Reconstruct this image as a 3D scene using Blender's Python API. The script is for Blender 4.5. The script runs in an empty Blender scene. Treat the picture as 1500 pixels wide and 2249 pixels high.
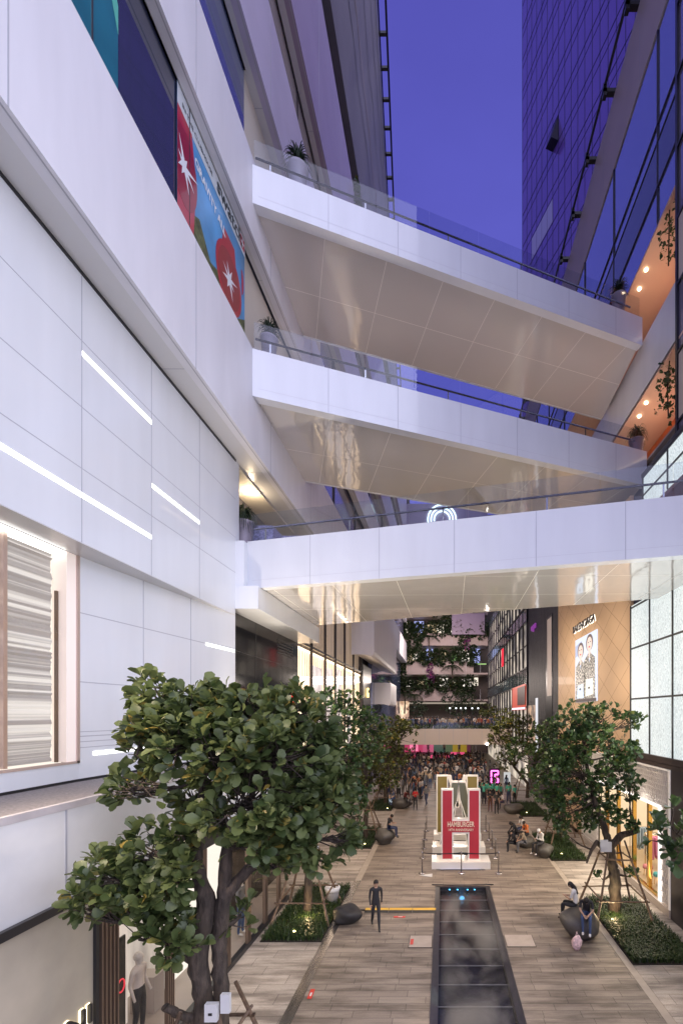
import bpy, bmesh, math, random
import numpy as np
from mathutils import Vector, Matrix, noise
R = math.radians
rnd = random.Random(7)
sc = bpy.context.scene
COL = sc.collection

# ---------------------------------------------------------------- camera
# One-point perspective (shift lens): looking along +Y, eye 7.5 m above the paving.
F, CX, CY, EYE = 1000.0, 973.0, 1568.0, 7.5
cam_d = bpy.data.cameras.new('camera'); cam = bpy.data.objects.new('camera', cam_d); COL.objects.link(cam)
cam.location = (0, 0, EYE); cam.rotation_euler = (R(90), 0, 0)
cam_d.sensor_fit = 'HORIZONTAL'; cam_d.sensor_width = 36; cam_d.lens = 36 * F / 1500
cam_d.shift_x = -(CX - 750) / 1500; cam_d.shift_y = (CY - 1124.5) / 1500
cam_d.clip_start = 0.1; cam_d.clip_end = 2000
sc.camera = cam

# ---------------------------------------------------------------- sky and exposure
wd = bpy.data.worlds.new('World'); sc.world = wd; wd.use_nodes = True
nt = wd.node_tree; nt.nodes.clear()
wo = nt.nodes.new('ShaderNodeOutputWorld'); bg = nt.nodes.new('ShaderNodeBackground')
tc = nt.nodes.new('ShaderNodeTexCoord')
def wnode(t): return nt.nodes.new(t)
dot = wnode('ShaderNodeVectorMath'); dot.operation = 'DOT_PRODUCT'
gd = Vector((0.80, -0.54, 0.38)).normalized(); dot.inputs[1].default_value = gd
nt.links.new(tc.outputs['Generated'], dot.inputs[0])
gr = wnode('ShaderNodeValToRGB'); nt.links.new(dot.outputs['Value'], gr.inputs[0])
e = gr.color_ramp.elements; e[0].position = 0.30; e[0].color = (0, 0, 0, 1); e[1].position = 0.95; e[1].color = (0.86, 0.86, 1.0, 1)
sep = wnode('ShaderNodeSeparateXYZ'); nt.links.new(tc.outputs['Generated'], sep.inputs[0])
vr = wnode('ShaderNodeValToRGB'); nt.links.new(sep.outputs['Z'], vr.inputs[0])
e = vr.color_ramp.elements; e[0].position = 0.0; e[0].color = (0.17, 0.17, 0.55, 1); e[1].position = 1.0; e[1].color = (0.066, 0.060, 0.34, 1)
k = e.new(0.55); k.color = (0.098, 0.102, 0.47, 1)
sc1 = wnode('ShaderNodeVectorMath'); sc1.operation = 'SCALE'; sc1.inputs['Scale'].default_value = 2.1
nt.links.new(gr.outputs[0], sc1.inputs[0])
ad = wnode('ShaderNodeVectorMath'); ad.operation = 'ADD'
nt.links.new(sc1.outputs[0], ad.inputs[0]); nt.links.new(vr.outputs[0], ad.inputs[1])
cn = wnode('ShaderNodeTexNoise'); cn.inputs['Scale'].default_value = 2.2; cn.inputs['Detail'].default_value = 5
cm = wnode('ShaderNodeMapping'); cm.inputs['Scale'].default_value = (1, 1, 3); nt.links.new(tc.outputs['Generated'], cm.inputs[0]); nt.links.new(cm.outputs[0], cn.inputs['Vector'])
cr_ = wnode('ShaderNodeMapRange'); cr_.inputs[1].default_value = .35; cr_.inputs[2].default_value = .7; cr_.inputs[3].default_value = .93; cr_.inputs[4].default_value = 1.10
nt.links.new(cn.outputs['Fac'], cr_.inputs[0]); cs_ = wnode('ShaderNodeVectorMath'); cs_.operation = 'SCALE'
nt.links.new(ad.outputs[0], cs_.inputs[0]); nt.links.new(cr_.outputs[0], cs_.inputs['Scale']); nt.links.new(cs_.outputs[0], bg.inputs[0]); bg.inputs[1].default_value = 1.0
nt.links.new(bg.outputs[0], wo.inputs[0])

sc.view_settings.view_transform = 'Standard'; sc.view_settings.look = 'None'
sc.view_settings.exposure = 0.28; sc.view_settings.gamma = 1.0
sc.render.engine = 'CYCLES'; sc.cycles.use_denoising = True
sc.cycles.max_bounces = 7; sc.cycles.transparent_max_bounces = 24; sc.cycles.diffuse_bounces = 4
sc.cycles.glossy_bounces = 3; sc.cycles.sample_clamp_indirect = 6; sc.cycles.caustics_reflective = False
sc.cycles.caustics_refractive = False; sc.cycles.volume_step_rate = 2.0; sc.cycles.volume_max_steps = 64

# soft lavender afterglow as a very wide sun from behind and to the right of the viewer
sl = bpy.data.lights.new('afterglow', 'SUN'); sl.energy = 0.62; sl.angle = R(50); sl.color = (0.86, 0.91, 0.99)
so = bpy.data.objects.new('afterglow', sl); COL.objects.link(so)
so.rotation_euler = gd.to_track_quat('Z', 'Y').to_euler()

# ---------------------------------------------------------------- helpers
def W(px, py, Y): return Vector(((px - CX) * Y / F, Y, EYE - (py - CY) * Y / F))
def G(px, py, z=0.0): return W(px, py, F * (EYE - z) / (py - CY))

class MB:
    def __init__(s): s.v = []; s.f = []; s.m = []
    def add(s, vs, fs, mi=0):
        o = len(s.v); s.v.extend([tuple(p) for p in vs]); s.f.extend([tuple(i + o for i in f) for f in fs]); s.m.extend([mi] * len(fs)); return s
    def quad(s, a, b, c, d, mi=0): return s.add([a, b, c, d], [(0, 1, 2, 3)], mi)
    def box(s, x0, x1, y0, y1, z0, z1, mi=0):
        if x0 > x1: x0, x1 = x1, x0
        if y0 > y1: y0, y1 = y1, y0
        if z0 > z1: z0, z1 = z1, z0
        return s.add([(x0,y0,z0),(x1,y0,z0),(x1,y1,z0),(x0,y1,z0),(x0,y0,z1),(x1,y0,z1),(x1,y1,z1),(x0,y1,z1)],
              [(3,2,1,0),(4,5,6,7),(0,1,5,4),(1,2,6,5),(2,3,7,6),(3,0,4,7)], mi)
    def prism(s, poly, z0, z1, mi=0):
        n = len(poly); a = sum(poly[i][0]*poly[(i+1)%n][1]-poly[(i+1)%n][0]*poly[i][1] for i in range(n))
        if a < 0: poly = poly[::-1]
        vs = [(p[0],p[1],z0) for p in poly] + [(p[0],p[1],z1) for p in poly]
        fs = [tuple(range(n))[::-1], tuple(range(n, 2*n))] + [(i,(i+1)%n,(i+1)%n+n,i+n) for i in range(n)]
        return s.add(vs, fs, mi)
    def slab(s, p, q, nrm, t, z0, z1, mi=0):   # upright slab between plan points p,q, thickness t to the side nrm
        return s.prism([p, q, (q[0]+nrm[0]*t, q[1]+nrm[1]*t), (p[0]+nrm[0]*t, p[1]+nrm[1]*t)], z0, z1, mi)
    def tube(s, pts, rad, n=8, mi=0, cap=True):
        pts = [Vector(p) for p in pts]
        if not hasattr(rad, '__len__'): rad = [rad] * len(pts)
        rings = []; up = None
        for i, p in enumerate(pts):
            d = (pts[min(i+1, len(pts)-1)] - pts[max(i-1, 0)])
            if d.length < 1e-9: d = Vector((0,0,1))
            d.normalize()
            if up is None: up = Vector((1,0,0)) if abs(d.x) < .9 else Vector((0,1,0))
            a = d.cross(up); a.normalize(); b = a.cross(d); b.normalize(); up = b
            rings.append([p + (a*math.cos(2*math.pi*k/n) + b*math.sin(2*math.pi*k/n))*rad[i] for k in range(n)])
        vs = [q for r in rings for q in r]; fs = []
        for i in range(len(pts)-1):
            for k in range(n):
                fs.append((i*n+k, i*n+(k+1)%n, (i+1)*n+(k+1)%n, (i+1)*n+k))
        if cap: fs.append(tuple(range(n))); fs.append(tuple(range((len(pts)-1)*n, len(pts)*n))[::-1])
        return s.add(vs, fs, mi)
    def lathe(s, prof, c=(0,0,0), n=20, mi=0):
        vs = []; fs = []
        for r, z in prof:
            for k in range(n): vs.append((c[0]+r*math.cos(2*math.pi*k/n), c[1]+r*math.sin(2*math.pi*k/n), c[2]+z))
        for i in range(len(prof)-1):
            for k in range(n): fs.append((i*n+k, i*n+(k+1)%n, (i+1)*n+(k+1)%n, (i+1)*n+k))
        fs.append(tuple(range(n))[::-1]); fs.append(tuple(range((len(prof)-1)*n, len(prof)*n)))
        return s.add(vs, fs, mi)
    def blob(s, c, r, seg=14, rings=9, mi=0, amp=0.0, freq=1.5, seed=0):
        c = Vector(c); vs = []; fs = []
        for i in range(rings+1):
            th = math.pi*i/rings
            for k in range(seg):
                ph = 2*math.pi*k/seg
                d = Vector((math.sin(th)*math.cos(ph), math.sin(th)*math.sin(ph), math.cos(th)))
                q = 1 + (amp*noise.noise(d*freq + Vector((seed*3.1, seed, 0))) if amp else 0)
                vs.append(c + Vector((d.x*r[0]*q, d.y*r[1]*q, d.z*r[2]*q)))
        for i in range(rings):
            for k in range(seg):
                fs.append((i*seg+k, (i+1)*seg+k, (i+1)*seg+(k+1)%seg, i*seg+(k+1)%seg))
        return s.add(vs, fs, mi)

def finish(o, parent=None, loc=None):
    COL.objects.link(o)
    if parent is not None:
        o.parent = parent; o.matrix_parent_inverse = Matrix.Translation(-Vector(parent.location))
    return o
def obj(name, mb, mats, parent=None, smooth=False, local=False):
    me = bpy.data.meshes.new(name); me.from_pydata(mb.v, [], mb.f)
    if not isinstance(mats, (list, tuple)): mats = [mats]
    for m in mats: me.materials.append(m)
    me.polygons.foreach_set('material_index', mb.m)
    if smooth: me.polygons.foreach_set('use_smooth', [True]*len(mb.f))
    me.update()
    o = bpy.data.objects.new(name, me); COL.objects.link(o)
    if parent is not None:
        o.parent = parent
        if not local: o.matrix_parent_inverse = Matrix.Translation(-Vector(base_of(parent)))
    return o
def base_of(p):
    if p.parent is not None: return Vector((0,0,0)) if p.parent.get('_loc') is not None else p.location
    return p.location
def tag(o, label, cat, group=None):
    o['label'] = label; o['category'] = cat
    if group: o['group'] = group
    return o
def thing(name, label, cat, loc=(0,0,0), rotz=0, group=None):
    o = bpy.data.objects.new(name, None); COL.objects.link(o); o.location = loc; o.rotation_euler = (0,0,rotz)
    o.empty_display_size = .2
    return tag(o, label, cat, group)
def sub(name, mb, mats, part, smooth=False):      # sub-part: parent part sits at identity in world or local space
    o = obj(name, mb, mats, None, smooth); o.parent = part
    o.matrix_parent_inverse = Matrix.Identity(4)
    return o
def structure(o): o['kind'] = 'structure'; return o
def stuff(o): o['kind'] = 'stuff'; return o
def dup(root, loc=None, rotz=None, label=None, group=None, scale=None):
    r = root.copy(); COL.objects.link(r)
    if loc is not None: r.location = loc
    if rotz is not None: r.rotation_euler = (0,0,rotz)
    if scale: r.scale = (scale,)*3
    if label: r['label'] = label
    if group: r['group'] = group
    for ch in list(root.children):
        c = ch.copy(); COL.objects.link(c); c.parent = r
        for g in list(ch.children):
            d = g.copy(); COL.objects.link(d); d.parent = c
    return r

FONTC = {}
def text_mb(body, size, origin, xa, ya, ext=0.02, mi=0, mb=None, center=False, sx=1.0, bold=0.0):
    cu = bpy.data.curves.new('t', 'FONT'); cu.body = body; cu.size = size; cu.extrude = ext; cu.resolution_u = 3; cu.offset = bold
    if center: cu.align_x = 'CENTER'
    to = bpy.data.objects.new('t', cu); COL.objects.link(to)
    dg = bpy.context.evaluated_depsgraph_get(); me = bpy.data.meshes.new_from_object(to.evaluated_get(dg))
    xa = Vector(xa); ya = Vector(ya); za = xa.cross(ya); o = Vector(origin)
    mb = mb or MB()
    mb.add([o + xa*(v.co.x*sx) + ya*v.co.y + za*(v.co.z + ext) for v in me.vertices], [tuple(p.vertices) for p in me.polygons], mi)
    bpy.data.objects.remove(to); bpy.data.meshes.remove(me)
    return mb

# ---------------------------------------------------------------- materials
MATS = {}
def mat(name, col, rough=.5, metal=0., coat=0., emit=None, es=0., var=0., vscale=3., bump=0., bscale=20., spec=.5, stretch=None, coord='Object', coat_rough=.03):
    if name in MATS: return MATS[name]
    m = bpy.data.materials.new(name); m.use_nodes = True; n = m.node_tree; b = n.nodes['Principled BSDF']
    b.inputs['Base Color'].default_value = (*col, 1); b.inputs['Roughness'].default_value = rough
    b.inputs['Metallic'].default_value = metal; b.inputs['Coat Weight'].default_value = coat; b.inputs['Coat Roughness'].default_value = coat_rough
    b.inputs['Specular IOR Level'].default_value = spec
    if emit: b.inputs['Emission Color'].default_value = (*emit, 1); b.inputs['Emission Strength'].default_value = es
    if var or bump:
        t = n.nodes.new('ShaderNodeTexCoord'); mp = n.nodes.new('ShaderNodeMapping')
        n.links.new(t.outputs[coord], mp.inputs[0])
        if stretch: mp.inputs['Scale'].default_value = stretch
    if var:
        nz = n.nodes.new('ShaderNodeTexNoise'); nz.inputs['Scale'].default_value = vscale; nz.inputs['Detail'].default_value = 6
        n.links.new(mp.outputs[0], nz.inputs['Vector'])
        rp = n.nodes.new('ShaderNodeValToRGB'); n.links.new(nz.outputs['Fac'], rp.inputs[0])
        rp.color_ramp.elements[0].position = .3; rp.color_ramp.elements[1].position = .7
        rp.color_ramp.elements[0].color = (*[c*(1-var) for c in col], 1); rp.color_ramp.elements[1].color = (*[min(1, c*(1+var)) for c in col], 1)
        n.links.new(rp.outputs[0], b.inputs['Base Color'])
    if bump:
        nb = n.nodes.new('ShaderNodeTexNoise'); nb.inputs['Scale'].default_value = bscale; nb.inputs['Detail'].default_value = 4
        n.links.new(mp.outputs[0], nb.inputs['Vector'])
        bp = n.nodes.new('ShaderNodeBump'); bp.inputs['Strength'].default_value = bump; bp.inputs['Distance'].default_value = .05
        n.links.new(nb.outputs['Fac'], bp.inputs['Height']); n.links.new(bp.outputs[0], b.inputs['Normal'])
        if coat: n.links.new(bp.outputs[0], b.inputs['Coat Normal'])
    MATS[name] = m; return m
def emat(name, col, s=1.0):
    return mat(name, (0.02,0.02,0.02), emit=col, es=s)

WHITE = mat('white_panel', (.71,.725,.75), .30, coat=.5, var=.035, vscale=1.6, stretch=(1,1,.14), coat_rough=.03, bump=.05, bscale=.35)
STUCCO = mat('white_stucco', (.70,.69,.73), .5, coat=.1, var=.05, vscale=1.4, stretch=(1,1,.2), bump=.02, bscale=8)
SOFFIT = mat('glossy_soffit', (.62,.59,.56), .12, coat=1.0, spec=1.0, var=.02, vscale=.4, bump=.45, bscale=.5, coat_rough=.02)
SOFW = mat('white_soffit', (.62,.61,.61), .3, coat=.3)
JOINT = mat('panel_joint', (.42,.42,.46), .7)
SOFFIT.node_tree.nodes['Principled BSDF'].inputs['Coat IOR'].default_value = 1.9
JLIGHT = mat('soffit_joint', (.85,.82,.76), .5)
BLACK = mat('black_metal', (.015,.015,.018), .35)
DARKFR = mat('dark_frame', (.035,.03,.035), .4)
STEEL = mat('brushed_steel', (.45,.44,.46), .25, metal=1.)
RAIL = mat('dark_handrail', (.16,.15,.18), .25, metal=.9)
GREYP = mat('grey_purple_cladding', (.36,.29,.38), .45, coat=.2, var=.06, vscale=.4)
BEIGE = mat('beige_wall', (.60,.55,.47), .6, var=.05, vscale=.8)
TAN = mat('tan_panel', (.55,.38,.235), .5, coat=.03, var=.05, vscale=.5)
DGLASS = mat('dark_glass', (.035,.04,.075), .05, spec=.9, coat=.5)
BGLASS = mat('blue_glass', (.20,.25,.46), .06, spec=1.0, metal=.55, coat=.6, bump=.04, bscale=.5)
PGLASS = mat('purple_glass', (.24,.13,.40), .14, spec=.8, metal=.2, var=.12, vscale=.05, coat=.2)
GOLD = mat('gold_metal', (.65,.42,.12), .2, metal=1.)
NAVY = mat('navy_reveal', (.05,.05,.07), .5)

def glass_mat(name, tint, refl=.10):
    m = bpy.data.materials.new(name); m.use_nodes = True; n = m.node_tree; n.nodes.clear()
    o = n.nodes.new('ShaderNodeOutputMaterial'); mx = n.nodes.new('ShaderNodeMixShader'); tr = n.nodes.new('ShaderNodeBsdfTransparent')
    gl = n.nodes.new('ShaderNodeBsdfGlossy'); gl.inputs['Roughness'].default_value = .02
    lw = n.nodes.new('ShaderNodeLayerWeight'); lw.inputs[0].default_value = .5
    fr = n.nodes.new('ShaderNodeMath'); fr.operation = 'POWER'; fr.inputs[1].default_value = 5; n.links.new(lw.outputs['Facing'], fr.inputs[0])
    f2 = n.nodes.new('ShaderNodeMath'); f2.operation = 'MULTIPLY'; f2.inputs[1].default_value = .5; n.links.new(fr.outputs[0], f2.inputs[0]); fr = f2
    ml = n.nodes.new('ShaderNodeMath'); ml.operation = 'ADD'; ml.inputs[1].default_value = refl; ml.use_clamp = True
    tr.inputs[0].default_value = (*tint, 1)
    n.links.new(fr.outputs[0], ml.inputs[0]); n.links.new(ml.outputs[0], mx.inputs[0])
    n.links.new(tr.outputs[0], mx.inputs[1]); n.links.new(gl.outputs[0], mx.inputs[2]); n.links.new(mx.outputs[0], o.inputs[0])
    return m
GLASS = glass_mat('balustrade_glass', (.90,.92,.94), .035)
SHOPGL = glass_mat('shop_glass', (.92,.90,.86), .03)

def node_mat(name):
    m = bpy.data.materials.new(name); m.use_nodes = True
    return m, m.node_tree, m.node_tree.nodes['Principled BSDF']

def lit_texture(name, c1, c2, strength, kind, scale=(1,1,1), base=.3, **kw):
    """a lit translucent surface whose own pattern (c1..c2) glows"""
    m, n, b = node_mat(name)
    t = n.nodes.new('ShaderNodeTexCoord'); mp = n.nodes.new('ShaderNodeMapping'); mp.inputs['Scale'].default_value = scale
    n.links.new(t.outputs['Object'], mp.inputs[0])
    if kind == 'noise':
        x = n.nodes.new('ShaderNodeTexNoise'); x.inputs['Scale'].default_value = kw.get('s', 1); x.inputs['Detail'].default_value = kw.get('d', 5)
        if 'dist' in kw: x.inputs['Distortion'].default_value = kw['dist']
        f = x.outputs['Fac']
    else:
        x = n.nodes.new('ShaderNodeTexWave'); x.wave_type = kw.get('wt', 'BANDS'); x.bands_direction = kw.get('dir', 'Y') if kw.get('wt', 'BANDS') == 'BANDS' else 'X'
        x.inputs['Scale'].default_value = kw.get('s', 1); x.inputs['Distortion'].default_value = kw.get('dist', 2); x.inputs['Detail'].default_value = 3
        x.inputs['Detail Scale'].default_value = kw.get('ds', 1)
        f = x.outputs['Fac']
    n.links.new(mp.outputs[0], x.inputs['Vector'])
    rp = n.nodes.new('ShaderNodeValToRGB'); n.links.new(f, rp.inputs[0])
    rp.color_ramp.elements[0].position = kw.get('p0', .3); rp.color_ramp.elements[1].position = kw.get('p1', .7)
    rp.color_ramp.elements[0].color = (*c1, 1); rp.color_ramp.elements[1].color = (*c2, 1)
    b.inputs['Base Color'].default_value = (base,)*3 + (1,); b.inputs['Roughness'].default_value = .4
    n.links.new(rp.outputs[0], b.inputs['Emission Color']); b.inputs['Emission Strength'].default_value = strength
    return m
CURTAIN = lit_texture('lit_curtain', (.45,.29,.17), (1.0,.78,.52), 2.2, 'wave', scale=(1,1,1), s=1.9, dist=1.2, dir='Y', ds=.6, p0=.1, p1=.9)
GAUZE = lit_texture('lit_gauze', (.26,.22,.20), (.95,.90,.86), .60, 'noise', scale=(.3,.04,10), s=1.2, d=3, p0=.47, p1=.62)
GLOWP = lit_texture('glowing_patterned_panel', (.46,.54,.55), (.76,.85,.86), .82, 'wave', scale=(1,1,1), s=3.2, dist=14, ds=1.6, p0=.2, p1=.8)
WARMIN = lit_texture('warm_interior', (.10,.06,.03), (1.0,.68,.38), .9, 'noise', scale=(1,1,.8), s=.9, d=8, p0=.42, p1=.66)
WHITEIN = lit_texture('white_interior', (.45,.36,.28), (1.0,.93,.85), 1.0, 'noise', scale=(1,1,1), s=1.3, d=6, p0=.35, p1=.6)
STRIP = emat('light_strip', (1.0,.99,1.0), 3.0)
WARML = emat('warm_lamp', (1.0,.80,.50), 14.0)
LITW = emat('lit_white_panel', (1.0,.92,.84), 1.0)

def paving(name, c1, c2, mort, bw, rh, rot=0, bumpk=.15):
    m, n, b = node_mat(name)
    t = n.nodes.new('ShaderNodeTexCoord'); mp = n.nodes.new('ShaderNodeMapping'); mp.inputs['Rotation'].default_value = (0,0,rot)
    n.links.new(t.outputs['Object'], mp.inputs[0])
    br = n.nodes.new('ShaderNodeTexBrick'); n.links.new(mp.outputs[0], br.inputs['Vector'])
    br.inputs['Color1'].default_value = (*c1,1); br.inputs['Color2'].default_value = (*c2,1); br.inputs['Mortar'].default_value = (*mort,1)
    br.inputs['Scale'].default_value = 1; br.inputs['Brick Width'].default_value = bw; br.inputs['Row Height'].default_value = rh
    br.inputs['Mortar Size'].default_value = .008; br.offset = .37; br.offset_frequency = 2; br.squash = 1.3; br.squash_frequency = 3
    nz = n.nodes.new('ShaderNodeTexNoise'); nz.inputs['Scale'].default_value = .9; nz.inputs['Detail'].default_value = 8; nz.inputs['Roughness'].default_value = .65
    mp2 = n.nodes.new('ShaderNodeMapping'); mp2.inputs['Scale'].default_value = (.45,2.9,1); n.links.new(t.outputs['Object'], mp2.inputs[0]); n.links.new(mp2.outputs[0], nz.inputs['Vector'])
    rp = n.nodes.new('ShaderNodeValToRGB'); rp.color_ramp.elements[0].position=.38; rp.color_ramp.elements[0].color=(.42,.40,.39,1); rp.color_ramp.elements[1].position=.58; rp.color_ramp.elements[1].color=(1.15,1.15,1.15,1)
    n.links.new(nz.outputs['Fac'], rp.inputs[0])
    mx = n.nodes.new('ShaderNodeMix'); mx.data_type='RGBA'; mx.blend_type='MULTIPLY'; mx.inputs[0].default_value=.9
    n.links.new(br.outputs['Color'], mx.inputs[6]); n.links.new(rp.outputs[0], mx.inputs[7])
    sp = n.nodes.new('ShaderNodeTexNoise'); sp.inputs['Scale'].default_value = 60; sp.inputs['Detail'].default_value=3
    n.links.new(t.outputs['Object'], sp.inputs['Vector'])
    rs = n.nodes.new('ShaderNodeValToRGB'); rs.color_ramp.elements[0].position=.4; rs.color_ramp.elements[0].color=(.72,.72,.72,1); rs.color_ramp.elements[1].position=.6; rs.color_ramp.elements[1].color=(1.15,1.15,1.15,1)
    n.links.new(sp.outputs['Fac'], rs.inputs[0])
    m2 = n.nodes.new('ShaderNodeMix'); m2.data_type='RGBA'; m2.blend_type='MULTIPLY'; m2.inputs[0].default_value=.6
    n.links.new(mx.outputs[2], m2.inputs[6]); n.links.new(rs.outputs[0], m2.inputs[7]); n.links.new(m2.outputs[2], b.inputs['Base Color'])
    b.inputs['Roughness'].default_value = .55
    bp = n.nodes.new('ShaderNodeBump'); bp.inputs['Strength'].default_value=bumpk; bp.inputs['Distance'].default_value=.01
    n.links.new(br.outputs['Fac'], bp.inputs['Height']); bp.invert=True; n.links.new(bp.outputs[0], b.inputs['Normal'])
    return m
PAVE = paving('granite_paving', (.265,.222,.182), (.225,.186,.152), (.095,.08,.066), .95, .28)
PAVE2 = paving('pale_granite_paving', (.42,.37,.32), (.34,.30,.26), (.14,.12,.11), 1.3, .45)
BRICK = paving('charcoal_brick', (.035,.036,.045), (.05,.05,.062), (.010,.010,.012), .5, .16, bumpk=.5)
# bricks on an upright wall: swap axes so rows stack up
for nd in BRICK.node_tree.nodes:
    if nd.type == 'MAPPING' and abs(nd.inputs['Scale'].default_value[0]-1) < 1e-6:
        cmb = BRICK.node_tree.nodes.new('ShaderNodeCombineXYZ'); sp_ = BRICK.node_tree.nodes.new('ShaderNodeSeparateXYZ')
        tcn = [q for q in BRICK.node_tree.nodes if q.type == 'TEX_COORD'][0]
        BRICK.node_tree.links.new(tcn.outputs['Object'], sp_.inputs[0])
        BRICK.node_tree.links.new(sp_.outputs['Y'], cmb.inputs['X']); BRICK.node_tree.links.new(sp_.outputs['Z'], cmb.inputs['Y'])
        BRICK.node_tree.links.new(cmb.outputs[0], nd.inputs[0])

def lamp(name, typ, loc, energy, col, size=.1, to=None, angle=90, blend=.5):
    l = bpy.data.lights.new(name, typ); l.energy = energy; l.color = col
    if typ == 'AREA': l.shape = 'RECTANGLE'; l.size, l.size_y = size if hasattr(size, '__len__') else (size, size)
    else: l.shadow_soft_size = size
    if typ == 'SPOT': l.spot_size = R(angle); l.spot_blend = blend
    o = bpy.data.objects.new(name, l); COL.objects.link(o); o.location = loc
    if to is not None: o.rotation_euler = (Vector(to)-Vector(loc)).to_track_quat('-Z', 'Y').to_euler()
    return o

# ================================================================ GROUND
XL, XR = -0.33, 2.02           # water channel
g = MB()
for (x0,x1,y0,y1) in ((-150,XL,-20,200),(XR,150,-20,200),(XL,XR,-20,3),(XL,XR,29.2,200),(XL,XR,19.75,21.75)):
    g.quad((x0,y0,0),(x1,y0,0),(x1,y1,0),(x0,y1,0))
structure(obj('ground', g, PAVE))
g = MB()
for (x0,x1) in ((-9,-3.98),(5.66,8.9)): g.quad((x0,-5,.004),(x1,-5,.004),(x1,60,.004),(x0,60,.004))
structure(obj('pavement', g, PAVE2))
g = MB(); g.box(-3.96,-3.68,-2,20.4,.0,.012); g.box(5.42,5.64,-2,60,0,.009,1); g.box(-3.96,-3.68,20.4,60,0,.009,1)
structure(obj('drain_cover', g, [mat('drain_steel',(.30,.28,.27),.22,metal=.85,var=.2,stretch=(3,.3,1)), mat('drain_stone',(.36,.31,.26),.5,var=.1)]))
g = MB()
BG = mat('black_granite', (.028,.026,.026), .28, coat=.3, var=.3, vscale=8)
for (y0,y1) in ((3,19.75),(21.75,29.2)):
    g.box(XL,XL+.2,y0,y1,-.5,.012); g.box(XR-.2,XR,y0,y1,-.5,.012); g.box(XL+.2,XR-.2,y0,y1,-.6,-.5)
    g.box(XL+.2,XR-.2,y1-.15,y1,-.5,.012)
structure(obj('channel', g, BG))
g = MB(); g.quad((XL+.2,3,-.16),(XR-.2,3,-.16),(XR-.2,19.6,-.16),(XL+.2,19.6,-.16)); g.quad((XL+.2,21.75,-.16),(XR-.2,21.75,-.16),(XR-.2,29.05,-.16),(XL+.2,29.05,-.16))
structure(obj('water', g, mat('dark_water', (.010,.010,.012), .16, spec=.35, bump=.25, bscale=5, stretch=(1,.6,1))))
for i in range(14):
    yy = 6.0 + i*.97
    g = MB(); g.box(XL+.2,XR-.2,yy,yy+.05,-.2,-.135)
    tag(obj('weir', g, mat('weir_stone',(.10,.10,.11),.25)), '%s low dark weir edge across the channel, counted from the viewer'%['first','second','third','fourth','fifth','sixth','seventh','eighth','ninth','tenth','eleventh','twelfth','thirteenth','last'][i], 'weir', 'weir edges across the channel')
# mist nozzles with blue lamps at the head of the channel
BLUEL = emat('blue_lamp', (.05,.45,.9), 6.0)
t = thing('hose', 'black hose lying across the head of the water channel', 'hose', (.85,19.7,0))
g = MB(); g.tube([(XL-.15,19.9,.02),(-.2,19.8,.05),(.4,19.72,.06),(1.2,19.78,.05),(1.9,19.85,.05),(2.2,19.9,.02)], .025, 8); obj('tube', g, BLACK, t, True)
for i, x in enumerate((.28,.62,1.05,1.35)):
    g = MB(); g.lathe([(.04,0),(.05,.04),(.03,.05)], (x,19.5,-.10)); g.lathe([(.035,.05),(.03,.062),(.001,.066)], (x,19.5,-.10), 12, 1)
    tag(obj('channel_lamp', g, [BLACK, BLUEL], None, True), 'small blue lamp shining at the head of the channel', 'lamp', 'blue channel lamps')
lamp('channel_glow', 'POINT', (.8,19.3,.02), 4, (.1,.5,1.), .1)

# soil and grass beds
BEDS = [(-6.0,-3.98,14.9,19.6,5200),(-6.0,-3.98,25.2,29.8,2600),(-6.0,-3.98,35,39.5,1500),(-6.0,-3.98,4.8,9.6,1500),
        (5.66,7.75,13.55,18.3,7500),(5.5,7.4,23.1,28.3,3600),(5.66,7.7,33.0,38.4,1800)]
g = MB(); gg = MB()
for (x0,x1,y0,y1,n_) in BEDS:
    g.box(x0,x1,y0,y1,.0,.03)
    for i in range(n_):
        x = rnd.uniform(x0+.03,x1-.03); y = rnd.uniform(y0+.03,y1-.03)
        q = noise.noise(Vector((x*1.1,y*1.1,0)))
        hgt = rnd.uniform(.12,.26)*(1+.5*q); a = rnd.uniform(0,6.283); lx = math.cos(a)*hgt*rnd.uniform(.3,1.1); ly = math.sin(a)*hgt*rnd.uniform(.3,1.1)
        wx, wy = -math.sin(a)*.011, math.cos(a)*.011
        m_ = (x+lx*.45, y+ly*.45, .03+hgt*.85)
        gg.add([(x-wx,y-wy,.03),(x+wx,y+wy,.03),(m_[0]+wx,m_[1]+wy,m_[2]),(m_[0]-wx,m_[1]-wy,m_[2]),(x+lx,y+ly,.03+hgt*(.75+.2*rnd.random()))],
               [(0,1,2,3),(3,2,4)])
structure(obj('soil', g, mat('soil',(.018,.014,.010),.9,var=.3,vscale=10)))
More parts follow.
